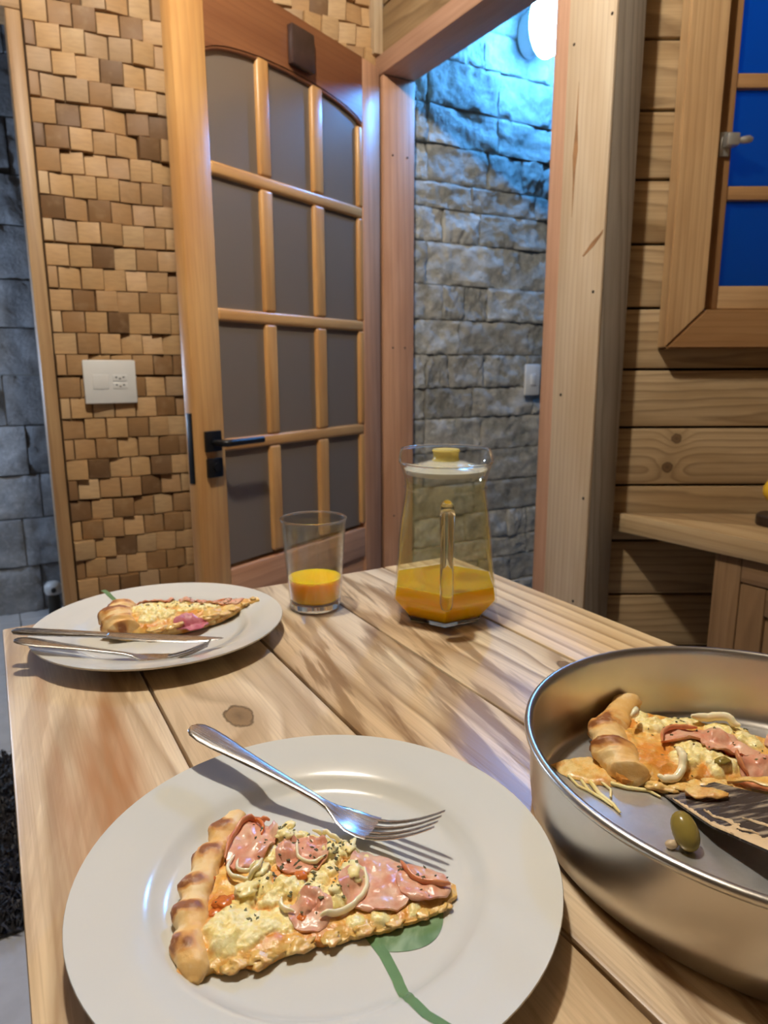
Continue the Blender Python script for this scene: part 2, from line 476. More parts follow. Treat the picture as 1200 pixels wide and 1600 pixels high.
def mat_frost(name, col, trans, rough):
    t = NT(name)
    nz = t.noise(t.obj(), 220, 2)
    t.pbsdf(Base_Color=col, Roughness=rough, Transmission_Weight=trans, IOR=1.25, Normal=t.bump(nz, .25, .001), Specular_IOR_Level=.6)
    return t.m
M['door_glass'] = mat_frost('frosted_door_glass', (0.37, 0.30, 0.235), 0.5, 0.36)
def mat_win():
    t = NT('blue_night_window_glass')
    tl = t.n('ShaderNodeBsdfTranslucent', inp={0: (.05, .40, .70, 1)}).outputs[0]
    gl = t.n('ShaderNodeBsdfPrincipled', inp={'Base Color': (.003, .03, .075, 1), 'Roughness': .18}).outputs[0]
    return t.finish(t.n('ShaderNodeMixShader', inp={0: .55, 1: tl, 2: gl}).outputs[0])
M['win_glass'] = mat_win()

def emis(name, col, st):
    t = NT(name)
    return t.finish(t.n('ShaderNodeEmission', inp={0: (*col, 1), 1: st}).outputs[0])

def mat_plate():
    t = NT('cream_porcelain')
    nz = t.noise(t.obj(), 60, 3)
    t.pbsdf(Base_Color=(0.64, 0.635, 0.585), Roughness=0.16, Normal=t.bump(nz, .04, .001), Coat_Weight=.3, Coat_Roughness=.08)
    return t.m
M['plate'] = mat_plate()
def mat_print():
    t = NT('green_leaf_print')
    nz = t.noise(t.obj(), 55, 3, .5, 1.0)
    c = t.mix(t.sm(nz, .35, .7), (0.13, 0.24, 0.11), (0.30, 0.42, 0.26))
    t.pbsdf(Base_Color=c, Roughness=0.2, Coat_Weight=.3, Coat_Roughness=.08)
    return t.m
M['print'] = mat_print()
M['print_stem'] = simple('green_stem_print', (0.14, 0.26, 0.12), .2, var=.2)

def mat_steel():
    t = NT('stainless_steel')
    n = t.noise(t.scale(t.obj(), (40, 900, 40)), 1.0, 2)
    t.pbsdf(Base_Color=(0.62, 0.61, 0.60), Metallic=1.0, Roughness=t.sm(n, .2, .8, .18, .32))
    return t.m
M['steel'] = mat_steel()
def mat_alu():
    t = NT('worn_aluminium')
    co = t.obj()
    n2 = t.noise(co, 14, 3)
    col = t.mix(t.sm(n2, .3, .7), (0.67, 0.66, 0.64), (0.61, 0.595, 0.57))
    t.pbsdf(Base_Color=col, Metallic=1.0, Roughness=0.31)
    return t.m
M['alu'] = mat_alu()
def mat_alu_floor():
    t = NT('greasy_scratched_aluminium')
    co = t.obj()
    n = t.noise(t.scale(co, (25, 400, 60)), 1.0, 3)
    n2 = t.noise(co, 18, 5, .65)
    col = t.mix(t.sm(n2, .35, .7), (0.70, 0.685, 0.665), (0.54, 0.52, 0.495))
    t.pbsdf(Base_Color=col, Metallic=.85, Roughness=t.sm(n2, .3, .7, .30, .5), Normal=t.bump(n, .10, .0004))
    return t.m
M['alu_floor'] = mat_alu_floor()

# food
def mat_cheese():
    t = NT('melted_cheese')
    co = t.obj()
    n1 = t.noise(co, 65, 5, .6, .5); n2 = t.noise(co, 170, 4, .6); n3 = t.noise(co, 38, 4)
    c = t.mix(t.sm(n1, .36, .62), (0.80, 0.46, 0.12), (0.86, 0.63, 0.27))
    c = t.mix(t.math('MULTIPLY', t.sm(n3, .52, .68), 0.85), c, (0.66, 0.27, 0.045))
    c = t.mix(t.math('MULTIPLY', t.sm(n2, .58, .72), 0.5), c, (0.90, 0.74, 0.46))
    t.pbsdf(Base_Color=c, Roughness=t.sm(n2, .3, .7, .16, .42), Normal=t.bump(n2, .5, .0015), Subsurface_Weight=.15,
            Subsurface_Radius=(.006, .003, .001), Subsurface_Scale=.5)
    return t.m
M['cheese'] = mat_cheese()
def mat_top():
    t = NT('pizza_cheese_and_curd')
    co = t.obj()
    n1 = t.noise(co, 65, 5, .6, .5); n2 = t.noise(co, 170, 4, .6); n3 = t.noise(co, 38, 4); n4 = t.noise(co, 420, 4, .65)
    c = t.mix(t.sm(n1, .36, .62), (0.80, 0.40, 0.08), (0.88, 0.58, 0.19))
    c = t.mix(t.math('MULTIPLY', t.sm(n3, .48, .62), 0.85), c, (0.70, 0.24, 0.03))
    c = t.mix(t.math('MULTIPLY', t.sm(n2, .58, .72), 0.5), c, (0.90, 0.72, 0.42))
    cur = t.n('ShaderNodeAttribute', attribute_name='curd').outputs['Fac']
    cc = t.mix(t.sm(n2, .35, .68), (0.95, 0.745, 0.28), (0.97, 0.85, 0.46))
    cc = t.mix(t.math('MULTIPLY', t.sm(n1, .55, .70), 0.35), cc, (0.86, 0.56, 0.18))
    c = t.mix(cur, c, cc)
    hgt = t.math('ADD', t.math('MULTIPLY', n2, .6), t.math('MULTIPLY', n4, .5))
    t.pbsdf(Base_Color=c, Roughness=t.sm(n2, .3, .7, .10, .34), Normal=t.bump(hgt, .55, .0018), Subsurface_Weight=.15,
            Subsurface_Radius=(.006, .003, .001), Subsurface_Scale=.5)
    return t.m
M['pizza_top'] = mat_top()
def mat_curd():
    t = NT('pale_cheese_curd')
    co = t.obj()
    n1 = t.noise(co, 120, 4)
    c = t.mix(t.sm(n1, .35, .68), (0.95, 0.75, 0.30), (0.97, 0.85, 0.47))
    t.pbsdf(Base_Color=c, Roughness=.3, Normal=t.bump(t.noise(co, 300, 4), .35, .001), Subsurface_Weight=.2, Subsurface_Radius=(.006, .004, .002), Subsurface_Scale=.5)
    return t.m
M['curd'] = mat_curd()
def mat_crust():
    t = NT('baked_crust')
    co = t.obj()
    n1 = t.noise(co, 42, 4, .55, .3); n2 = t.noise(co, 200, 4)
    c = t.mix(t.sm(n1, .36, .62), (0.86, 0.63, 0.31), (0.80, 0.47, 0.15))
    bk = t.n('ShaderNodeAttribute', attribute_name='bake').outputs['Fac']
    bk = t.math('ADD', bk, t.math('MULTIPLY', t.math('SUBTRACT', n1, .5), .5))
    c = t.mix(t.sm(bk, .15, .45), c, (0.66, 0.31, 0.08))
    c = t.mix(t.sm(bk, .42, .80), c, (0.30, 0.10, 0.025))
    c = t.mix(t.math('MULTIPLY', t.sm(n2, .55, .75), .3), c, (0.88, 0.70, 0.42))
    t.pbsdf(Base_Color=c, Roughness=.5, Normal=t.bump(n2, .4, .0015), Subsurface_Weight=.08, Subsurface_Radius=(.005, .003, .001), Subsurface_Scale=.5)
    return t.m
M['crust'] = mat_crust()
def mat_ham(name, a, b):
    t = NT(name)
    co = t.obj()
    n1 = t.noise(co, 90, 4); n2 = t.noise(co, 350, 3)
    c = t.mix(t.sm(n1, .35, .68), a, b)
    t.pbsdf(Base_Color=c, Roughness=.28, Normal=t.bump(n2, .3, .001), Subsurface_Weight=.2, Subsurface_Radius=(.008, .003, .002), Subsurface_Scale=.4)
    return t.m
M['ham'] = mat_ham('cooked_ham', (0.68, 0.28, 0.17), (0.80, 0.48, 0.32))
M['ham_edge'] = mat_ham('browned_ham_edge', (0.62, 0.20, 0.075), (0.70, 0.30, 0.14))
M['ham_dark'] = mat_ham('purplish_ham', (0.50, 0.12, 0.16), (0.62, 0.24, 0.26))
M['onion'] = simple('cooked_onion', (0.95, 0.83, 0.56), .15, Subsurface_Weight=.3, Subsurface_Radius=(.006, .004, .002), Subsurface_Scale=.5)
M['herb'] = simple('dried_herbs', (0.09, 0.08, 0.025), .7, var=.5)
M['tomato'] = simple('tomato_bit', (0.66, 0.17, 0.03), .25, var=.15)
M['olive'] = simple('green_olive', (0.27, 0.20, 0.045), .18, var=.12, Subsurface_Weight=.15, Subsurface_Radius=(.004, .003, .001), Subsurface_Scale=.5)
def mat_blade():
    t = NT('smeared_black_blade')
    n = t.noise(t.scale(t.obj(), (30, 160, 30), (0, 0, 0)), 1.0, 5, .65)
    c = t.mix(t.sm(n, .54, .68), (0.050, 0.038, 0.034), (0.40, 0.32, 0.23))
    t.pbsdf(Base_Color=c, Roughness=t.sm(n, .5, .7, .25, .55))
    return t.m
M['blade'] = mat_blade()
M['smear'] = simple('cheese_smear', (0.62, 0.46, 0.28), .35, var=.2, bumpscale=250)
M['rug'] = simple('black_shag', (0.018, 0.016, 0.018), .55, var=.4)

# ------------------------------------------------------------------ room frames
EL = hd(-30.5)
ER = -EL                                  # along the doorway wall, far corner -> post
DOOR_H = Vector((0.0, 2.43, 0))
RZ_DOORWALL = atan2(ER.y, ER.x)           # local X = ER, local +Y = outward
CORNER = Vector((-0.03, 2.47, 0))
TL = -hd(61.5)                            # along the tiled wall, corner -> left
RZ_TILE = atan2(TL.y, TL.x)               # local +Y = into the room
CEIL = 2.78
LINTEL_Z = CAM_Z + 0.925

# ---- floor
fl = empty('floor')
tag(fl, 'pale grey porcelain tile floor', 'floor', kind='structure')
g = box_mesh('grout_bed', 7.0, 7.0, 0.04)
link('grout_bed', g, M['grout'], fl, (-0.3, 1.2, -0.0265))
rzf = radians(29.7)
tm = box_mesh('floor_tile', 0.596, 0.596, 0.008, 0.0015)
tm.materials.append(M['floor_tile'])
for i in range(-6, 5):
    for j in range(-3, 8):
        c = Vector((i * .6 + .33, j * .6 + .05, -0.004))
        p = Matrix.Rotation(rzf, 4, 'Z') @ c
        if p.x < -3.3 or p.x > 2.6 or p.y < -2.1 or p.y > 4.2: continue
        link('floor_tile', tm, None, fl, p, (0, 0, rzf))

# ---- ceiling (room only)
cl = empty('ceiling')
tag(cl, 'pine board ceiling above the dining table', 'ceiling', kind='structure')
for i in range(0, 14):
    y0 = -2.05 + i * 0.33
    if y0 + .326 > 2.6: break
    x1 = 2.35
    if y0 > 1.40: x1 = 0.60 - max(0, (y0 + .326 - 1.7)) * .62
    x0 = -2.75 if y0 < 1.0 else -2.75 + (y0 + .33 - 1.0) * 1.75
    board('ceiling_board', M['ceiling'], cl, x0, x1, y0, y0 + .326, CEIL, CEIL + .03)

# ---- tiled wall (left)
wt = empty('wall_left', CORNER, RZ_TILE)
tag(wt, 'feature wall clad in small carved wooden blocks behind the open door', 'wall', kind='structure')
TILE_END = 1.018
board('backing', M['tile_gap'], wt, -0.02, TILE_END, -0.14, -0.022, 0, CEIL, 'x', 0)
board('header_shade_fill', M['bracket'], wt, TILE_END + .002, 1.95, -0.14, 0.0, CAM_Z + .937, CEIL, 'x', .002)  # dark board stands in for the shadowed gap over the opening
board('backing', M['plain_wall'], wt, 1.95, 2.85, -0.14, 0.0, 0, CEIL, 'x', 0)
# block variants: pillowed block with a tilted front face
def block_mesh(v, w, h, d, tx, tz):
    bm = bmesh.new()
    bmesh.ops.create_cube(bm, size=1.0)
    bmesh.ops.scale(bm, vec=(w, d, h), verts=bm.verts)
    for q in bm.verts:
        q.co.y += d / 2
        if q.co.y > d / 2: q.co.y += tx * q.co.x / w + tz * q.co.z / h
    front = [e for e in bm.edges if all(p.co.y > d * .4 for p in e.verts)]
    bmesh.ops.bevel(bm, geom=front, offset=0.0045, segments=2, affect='EDGES', profile=0.6)
    return bm_mesh('wood_block', bm, 35)
rnd = random.Random(21)
TW, TH = 0.0595, 0.0595
variants = []
for k in range(14):
    variants.append(block_mesh(k, TW - .0025, TH - .0025, 0.014 + 0.020 * rnd.random(), rnd.uniform(-.015, .015), rnd.uniform(-.011, .011)))
for v in variants: v.materials.append(M['tile'])
narrow = [block_mesh(k, TW * .45 - .0025, TH - .0025, 0.02 + .004 * k, 0, 0) for k in range(3)]
tones = [(0.582, 0.352, 0.163), (0.543, 0.326, 0.144), (0.485, 0.282, 0.125), (0.427, 0.242, 0.106), (0.349, 0.189, 0.076),
         (0.262, 0.136, 0.053), (0.194, 0.101, 0.042), (0.582, 0.378, 0.190), (0.456, 0.290, 0.152)]
wts = [16, 18, 16, 12, 10, 8, 6, 8, 6]
rest_v, rest_f, rest_c = [], [], []
def rest_add(me, x, z, col):
    b = len(rest_v)
    for q in me.vertices: rest_v.append((q.co.x + x, q.co.y - .022, q.co.z + z))
    for p in me.polygons:
        rest_f.append(tuple(b + i for i in p.vertices)); rest_c.append(col)
count = 0
row = 0
z = 0.03
while z < CEIL - .02:
    xo = (rnd.random()) * TW
    x = TILE_END - TW / 2 - (0.0 if row % 2 else TW * .45)
    first = True
    panel_gap = 0.004 if row % 6 == 5 else 0.0
    if row % 2 == 0:
        # narrow block at the left end of alternate rows
        rest_add(narrow[rnd.randrange(3)], TILE_END - TW * .225, z, rnd.choices(tones, wts)[0])
    while x > -0.005:
        me = variants[rnd.randrange(14)]
        col = rnd.choices(tones, wts)[0]
        rel = z - CAM_Z
        vis = (x > 0.60 and -0.72 < rel < 1.02 + 0.25 * max(0, (0.95 - x))) or (x <= .60 and rel > .84 and rel < 1.24 and x < .62)
        if vis and count < 298:
            o = link('wood_block', me, None, wt, (x, -0.022, z)); o.color = (*col, 1); count += 1
        else:
            rest_add(me, x, z, col)
        x -= TW
    z += TH + panel_gap
    row += 1
rm = mesh_from('remaining_blocks', rest_v, rest_f, 35)
at = rm.attributes.new('tilecol', 'FLOAT_COLOR', 'FACE')
for i, c in enumerate(rest_c): at.data[i].color = (*c, 1)
tag(link('remaining_wood_blocks', rm, M['tile_rest'], wt), kind='stuff')

# opening at the left end of the tiled wall
op = empty('trim_1', CORNER, RZ_TILE)
tag(op, 'slim wooden casing around the dark opening at far left', 'door frame', kind='structure')
board('side_casing', M['casing'], op, TILE_END + .004, TILE_END + .040, -.10, 0.012, 0, CAM_Z + .90, 'z')
board('head_casing', M['casing'], op, TILE_END + .004, 1.95, -.10, 0.012, CAM_Z + .901, CAM_Z + .935, 'x')
board('side_casing', M['casing'], op, 1.914, 1.95, -.10, 0.012, 0, CAM_Z + .90, 'z')

# ---- door wall above the doorway
wd = empty('wall_back', DOOR_H, RZ_DOORWALL)
tag(wd, 'pine board wall above the porch doorway', 'wall', kind='structure')
z = LINTEL_Z + 0.062
while z < CEIL:
    z1 = min(z + .141, CEIL)
    board('wall_board', M['pine_wall'], wd, -0.05, 0.86, 0.012, 0.10, z, z1 - .004)
    z += .1425
board('corner_strip', M['pine'], wd, -0.055, -0.018, -0.02, 0.012, LINTEL_Z + .062, CEIL, 'z')

# ---- door frame
fr = empty('trim_2', DOOR_H, RZ_DOORWALL)
tag(fr, 'wooden door frame of the porch doorway, jambs and head', 'door frame', kind='structure')
jl = board('jamb', M['frame'], fr, -0.045, 0.0, 0.0, 0.122, 0, LINTEL_Z - .001, 'z')
board('head_jamb', M['frame_pink'], fr, -0.045, 0.835, -0.004, 0.122, LINTEL_Z, LINTEL_Z + .058, 'x')
jr = board('jamb', M['frame_pink'], fr, 0.775, 0.835, 0.0, 0.122, 0, LINTEL_Z - .001, 'z')
nm = lathe_mesh('nail', [(0, .0008), (.003, .0008), (.0035, 0), (0, -.001)], 10)
for (y, zr) in ((.036, .69), (.093, .69), (.036, .075), (.085, .075), (.04, -.52), (.09, -.52)):
    link('nail', nm, M['nail'], fr, (0.0002, y, CAM_Z + zr), (0, pi / 2, 0))

# ---- corner post
po = empty('trim_3', DOOR_H, RZ_DOORWALL)
tag(po, 'thick pale pine corner post right of the doorway', 'post', kind='structure')
M['pine_scar'] = wood('pine_post_front', (0.706, 0.578, 0.420), (0.599, 0.454, 0.300), (0.428, 0.277, 0.165), freq=80, a=.12, b=.06, k=.012, warp=.008, contrast=.35, rough=.5, rnd=False, seed=3.0, fibre=.2)
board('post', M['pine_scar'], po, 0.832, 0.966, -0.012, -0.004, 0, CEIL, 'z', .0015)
board('side_board', M['pine_shaded'], po, 0.8355, 0.9655, -0.0035, 0.078, 0, CEIL, 'z', .002)
for (x, zr) in ((.955, .72), (.86, -.06), (.945, .17), (.85, .70), (.935, -.56), (.95, -.3)):
    link('nail', nm, M['nail'], po, (x, -0.0122, CAM_Z + zr), (pi / 2, 0, 0))
M['scar'] = simple('resin_scar', (0.36, 0.19, 0.09), .5, var=.2)
sc = prism_mesh('resin_scar', [(-.030, -.024), (-.026, -.026), (.004, -.006), (.026, .016), (.027, .024), (.018, .016), (-.004, 0.002)], 0, .0006)
link('resin_scar', sc, M['scar'], po, (.937, -.012, CAM_Z + .275), (pi / 2, 0, 0))
sc2 = prism_mesh('resin_scar', [(0, -.16), (.004, -.06), (.009, -.02), (.004, .04), (.002, .12), (-.002, .02), (-.006, -.03), (-.002, -.08)], 0, .0006)
link('resin_scar', sc2, M['scar'], po, (.868, -.012, CAM_Z + .50), (pi / 2, 0, 0))

# ---- right wall of horizontal boards (faces the camera)
WY = 1.70
wr = empty('wall_right', (0.532, WY, 0), 0)
tag(wr, 'wall of horizontal pine boards under and around the window', 'wall', kind='structure')
joints = [-1.096, -1.0, -.857, -.714, -.571, -.428, -.285, -.141, -.001, .142, .286, .426, .571, .715, .858, 1.0, 1.143, 1.286, 1.43, 1.573, CEIL - CAM_Z]
WX0, WX1 = 0.72, 1.55     # window opening (world x)
WZ0, WZ1 = .1425, 1.10
for a, b in zip(joints, joints[1:]):
    z0, z1 = CAM_Z + a + .003, CAM_Z + b - .003
    mat = M['pine_wall_knot'] if abs(a + .285) < 1e-6 else M['pine_wall']
    if b <= WZ0 or a >= WZ1:
        board('wall_board', mat, wr, 0.0, 1.68 , 0, .03, z0, z1, 'x', .004)
    else:
        board('wall_board', mat, wr, 0.0, WX0 - .532 - .002, 0, .03, z0, z1, 'x', .004)
        board('wall_board', mat, wr, WX1 - .532 + .002, 1.68, 0, .03, z0, z1, 'x', .004)
board('sheathing', M['gap'], wr, 0.0, WX0 - .534, .032, .06, 0, CEIL, 'x', 0)
board('sheathing', M['gap'], wr, WX1 - .530, 1.68, .032, .06, 0, CEIL, 'x', 0)
board('sheathing', M['gap'], wr, WX0 - .532, WX1 - .532, .032, .06, 0, CAM_Z + WZ0 - .001, 'x', 0)
board('sheathing', M['gap'], wr, WX0 - .532, WX1 - .532, .032, .06, CAM_Z + WZ1 + .001, CEIL, 'x', 0)

# ---- window
wi = empty('window_1', (0, WY, CAM_Z))
tag(wi, 'wooden casement window with deep blue night panes', 'window', kind='structure')
CX0, CZ0 = 0.655, 0.046          # outer corner of the casing
CASW = .088
# mitred casing boards: left, bottom, right, top
def casing_piece(name, p):       # p polygon in (x,z), extruded in y towards the room
    bm = bmesh.new()
    a = [bm.verts.new((x, -.050, z)) for x, z in p]; b = [bm.verts.new((x, -.001, z)) for x, z in p]
    n = len(p)
    bm.faces.new(a); bm.faces.new(b[::-1])
    for i in range(n): bm.faces.new((a[i], b[i], b[(i + 1) % n], a[(i + 1) % n]))
    bmesh.ops.recalc_face_normals(bm, faces=bm.faces)
    bmesh.ops.bevel(bm, geom=list(bm.edges), offset=.004, segments=2, affect='EDGES')
    return bm_mesh(name, bm, 40)
CX1, CZ1 = 1.63, 1.17
ix0, iz0, ix1, iz1 = CX0 + CASW, CZ0 + CASW, CX1 - CASW, CZ1 - CASW
def vert_piece(name, p, mat):    # grain along z : rotate coords so local X = z
    q = [(z, -x) for x, z in p]
    me = casing_piece(name, q)
    return link(name, me, mat, wi, (0, 0, 0), (0, -pi / 2, 0))
g_ = .0006
vert_piece('casing', [(CX0, CZ0 + g_), (ix0, iz0 + g_), (ix0, iz1), (CX0, CZ1)], M['casing'])
link('casing', casing_piece('casing', [(CX0 + g_, CZ0), (CX1 - g_, CZ0), (ix1, iz0), (ix0 + g_, iz0)]), M['sash'], wi)
vert_piece('casing', [(ix1, iz0 + g_), (CX1, CZ0 + g_), (CX1, CZ1), (ix1, iz1)], M['casing'])
link('casing', casing_piece('casing', [(ix0 + g_, iz1 + g_), (ix1, iz1 + g_), (CX1, CZ1 + g_), (CX0 + g_, CZ1 + g_)]), M['casing'], wi)
# sash: stile, rails, muntins set back behind the casing
sx0, sx1 = ix0 + .003, 1.12
sz0, sz1 = iz0 + .003, iz1 - .003
sash = empty('sash', (0, 0, 0), 0, wi)
ST = .036
board('stile', M['sash'], sash, sx0, sx0 + ST, -.022, .012, sz0, sz1, 'z')
board('stile', M['sash'], sash, sx1 - ST, sx1, -.022, .012, sz0, sz1, 'z')
board('rail', M['casing'], sash, sx0 + ST, sx1 - ST, -.022, .012, sz0, sz0 + .052, 'x')
board('rail', M['sash'], sash, sx0 + ST, sx1 - ST, -.022, .012, sz1 - .052, sz1, 'x')
bars = [.392, .624, .856]
for bz in bars:
    board('muntin', M['sash'], sash, sx0 + ST, sx1 - ST, -.018, .010, bz - .015, bz + .015, 'x')
zs = [sz0 + .052] + [v for b in bars for v in (b - .015, b + .015)] + [sz1 - .052]
for i in range(0, len(zs), 2):
    board('pane', M['win_glass'], sash, sx0 + ST, sx1 - ST, -.003, .001, zs[i], zs[i + 1], 'x', 0)
# second sash to the right
sash2 = empty('sash', (0, 0, 0), 0, wi)
tx0, tx1 = sx1 + .003, ix1 - .003
board('stile', M['sash'], sash2, tx0, tx0 + ST, -.022, .012, sz0, sz1, 'z')
board('stile', M['sash'], sash2, tx1 - ST, tx1, -.022, .012, sz0, sz1, 'z')
board('rail', M['casing'], sash2, tx0 + ST, tx1 - ST, -.022, .012, sz0, sz0 + .052, 'x')
board('rail', M['sash'], sash2, tx0 + ST, tx1 - ST, -.022, .012, sz1 - .052, sz1, 'x')
for bz in bars:
    board('muntin', M['sash'], sash2, tx0 + ST, tx1 - ST, -.018, .010, bz - .015, bz + .015, 'x')
for i in range(0, len(zs), 2):
    board('pane', M['win_glass'], sash2, tx0 + ST, tx1 - ST, -.003, .001, zs[i], zs[i + 1], 'x', 0)
# latch
la = empty('latch', (0, 0, 0), 0, wi); la['label'] = 'small zinc window latch'
board('latch_plate', M['chrome_dull'], la, .752, .774, -.030, -.022, .466, .516, 'x', .001)
board('latch_body', M['chrome_dull'], la, .757, .784, -.056, -.030, .482, .508, 'x', .003)
link('latch_lever', tube_mesh('latch_lever', [(.782, -.046, .494), (.794, -.048, .494), (.806, -.049, .495), (.813, -.049, .495)], [.0055, .0080, .0084, .005], 12), M['chrome_dull'], la)

# ---- remaining walls of the room, behind the camera
for nm_, lab, (ax, ay), (bx, by) in (
        ('wall_side', 'dark wall to the right behind the cabinet', (2.23, 1.70), (2.23, -1.95)),
        ('wall_front', 'dark wall behind the viewer', (2.30, -1.95), (-2.75, -1.95)),
        ('wall_far_left', 'dark wall left of the table', (-2.62, -1.95), (-2.62, 1.0))):
    L = sqrt((bx - ax) ** 2 + (by - ay) ** 2)
    w = link(nm_, box_mesh(nm_, L, .10, CEIL), M['plain_wall'], None, ((ax + bx) / 2, (ay + by) / 2, CEIL / 2), (0, 0, atan2(by - ay, bx - ax)))
    tag(w, lab, 'wall', kind='structure')

# ------------------------------------------------------------------ stone walls
def stone_mesh(L, Hh, D, seed, rough=0.015, nx=26, nz=14):
    verts, faces = [], []
    base_off = noise.noise(Vector((seed * 1.7, 3.1, 0))) * .007
    tx, tz = noise.noise(Vector((seed, 0, 5))) * .008, noise.noise(Vector((seed, 7, 5))) * .007
    for j in range(nz + 1):
        for i in range(nx + 1):
            u, w = i / nx, j / nz
            x, zz = (u - .5) * L, (w - .5) * Hh
            d = D + base_off + tx * (u - .5) * 2 + tz * (w - .5) * 2
            d += rough * .8 * fbm(x * 9 + seed * 3.3, zz * 13, seed, 6) - rough * .55 * abs(fbm(x * 22 + seed, zz * 16 + x * 9, 2 + seed, 5)) + rough * .30 * noise.noise(Vector((x * 80 + seed, zz * 90, 2)))
            e = min(u * L, (1 - u) * L, w * Hh, (1 - w) * Hh)
            d -= max(0, .004 - e) * .9
            verts.append((x, max(.004, d), zz))
    n1 = nx + 1
    for j in range(nz):
        for i in range(nx):
            a = j * n1 + i
            faces.append((a, a + n1, a + n1 + 1, a + 1))
    # sides
    bidx = len(verts)
    rim = [i for i in range(n1)] + [j * n1 + nx for j in range(1, nz + 1)] + [nz * n1 + i for i in range(nx - 1, -1, -1)] + [j * n1 for j in range(nz - 1, 0, -1)]
    for r in rim: verts.append((verts[r][0], 0.0, verts[r][2]))
    m = len(rim)
    for q in range(m):
        faces.append((rim[q], rim[(q + 1) % m], bidx + (q + 1) % m, bidx + q))
    bm = bmesh.new()
    vs = [bm.verts.new(v) for v in verts]
    for f in faces: bm.faces.new([vs[i] for i in f])
    return bm_mesh('stone', bm, 60)

# porch wall: local X runs left..., local +Y toward the viewer
PS = Vector((0.112, 2.526, 0))
PL = hd(61)
RZ_PORCH = atan2(-PL.y, -PL.x)
wp = empty('wall_outside', PS, RZ_PORCH)
tag(wp, 'split-face stone porch wall seen through the doorway', 'wall', kind='structure')
board('backing', M['mortar'], wp, -1.75, 0.12, -0.14, -0.035, 0, 3.1, 'x', 0)
rs = random.Random(5)
z = 0.0
si = 0
while z < 3.05:
    hh = rs.choice((.085, .112, .122, .128, .145))
    x = 0.115 - rs.random() * .10
    first = True
    x = 0.118
    while x > -1.70:
        L = rs.choice((.10, .16, .21, .26, .30, .34))
        if first: L = rs.choice((.10, .17, .24)); first = False
        me = stone_mesh(L - .003, hh - .003, .030, si * 1.37 + .3)
        link('stone', me, M['stone'], wp, (x - L / 2, -0.036, z + hh / 2))
        x -= L; si += 1
    z += hh

# side room wall (grey stone) seen through the opening at far left
sr = empty('wall_side_room', Vector((-1.35, 3.20, 0)), RZ_TILE)
tag(sr, 'dim grey stone wall of the side room through the left opening', 'wall', kind='structure')
board('backing', M['mortar'], sr, -1.25, 2.1, -0.14, -0.035, 0, 2.9, 'x', 0)
z = 0.0; row = 0
while z < 2.85:
    hh = rs.choice((.20, .22, .24))
    x = -.55 - rs.random() * .15
    while x < 1.35:
        L = rs.choice((.17, .22, .28, .34))
        me = stone_mesh(L - .006, hh - .006, .035, si * 1.37 + 40, .022, 12, 8)
        link('stone', me, M['stone_grey'], sr, (x + L / 2, -0.036, z + hh / 2))
        x += L; si += 1
    z += hh; row += 1
ss = link('wall_side_room_end', box_mesh('wall', 1.16, .1, 2.9), M['plain_wall'], None, Vector((-.90, 2.875, 1.45)), (0, 0, atan2(EL.y, EL.x)))
tag(ss, 'plain end wall of the side room', 'wall', kind='structure')

# ------------------------------------------------------------------ open door
DH = Vector((-0.02, 2.40, 0))
DX = -hd(34.4)
RZ_DOOR = atan2(DX.y, DX.x)
dr = empty('door_1', DH, RZ_DOOR)
tag(dr, 'open wooden door with arched grid of frosted panes and black lever handle', 'door', kind='structure')
R = lambda zr: CAM_Z + zr
S0, S1 = -0.016, 0.806
TH_ = .036
DTOP, DBOT = R(.935), 0.008
sL, sR = 0.708, 0.078          # inner edges of stiles
board('stile', M['door'], dr, sL, S1, -TH_, 0, DBOT, DTOP, 'z', .003)
board('stile', M['frame'], dr, S0, sR, -TH_, 0, DBOT, DTOP, 'z', .003)
# arched top rail
arc = []
for i in range(25):
    s = sR + (sL - sR) * i / 24
    tt = (s - (sR + sL) / 2) / ((sL - sR) / 2)
    arc.append((s, R(.735 + .060 * sqrt(max(0, 1 - tt * tt * .93)))))
def arch_mesh():
    bm = bmesh.new()
    rows = []
    for (s, zz) in arc:
        rows.append([bm.verts.new((s, y, q)) for (y, q) in ((0, zz), (0, DTOP), (-TH_, DTOP), (-TH_, zz))])
    for a, b in zip(rows, rows[1:]):
        for i in range(4): bm.faces.new((a[i], b[i], b[(i + 1) % 4], a[(i + 1) % 4]))
    bm.faces.new(rows[0][::-1]); bm.faces.new(rows[-1])
    return bm_mesh('arched_rail', bm, 30)
link('arched_rail', arch_mesh(), M['door_red'], dr)
# moulding under the arch
link('arch_moulding', tube_mesh('arch_moulding', [(s, -.008, zz - .004) for s, zz in arc], .006, 8), M['door_red'], dr)
muntS = [(.489, .535), (.268, .318)]
railZ = [.489, .141, -.194, -.536]
muz = [(R(-.536) + .016, R(-.194) - .016), (R(-.194) + .016, R(.141) - .016), (R(.141) + .016, R(.489) - .016), (R(.489) + .016, None)]
def bead(name, mat, x0, x1, z0, z1, axis):
    return board(name, mat, dr, x0, x1, -.029, -.001, z0, z1, axis, .008, 3)
for a, b in muntS:
    for z0, z1 in muz:
        if z1 is None: z1 = R(.792)
        bead('muntin', M['door'], a, b, z0, z1, 'z')
for zr in railZ[:3]:
    bead('muntin', M['door'], sR, sL, R(zr) - .0165, R(zr) + .0165, 'x')
# glazing beads beside the stiles
for z0, z1 in muz:
    z2 = z1 if z1 else R(.74)
    bead('glazing_bead', M['door'], sR - .004, sR + .022, z0, z2, 'z')
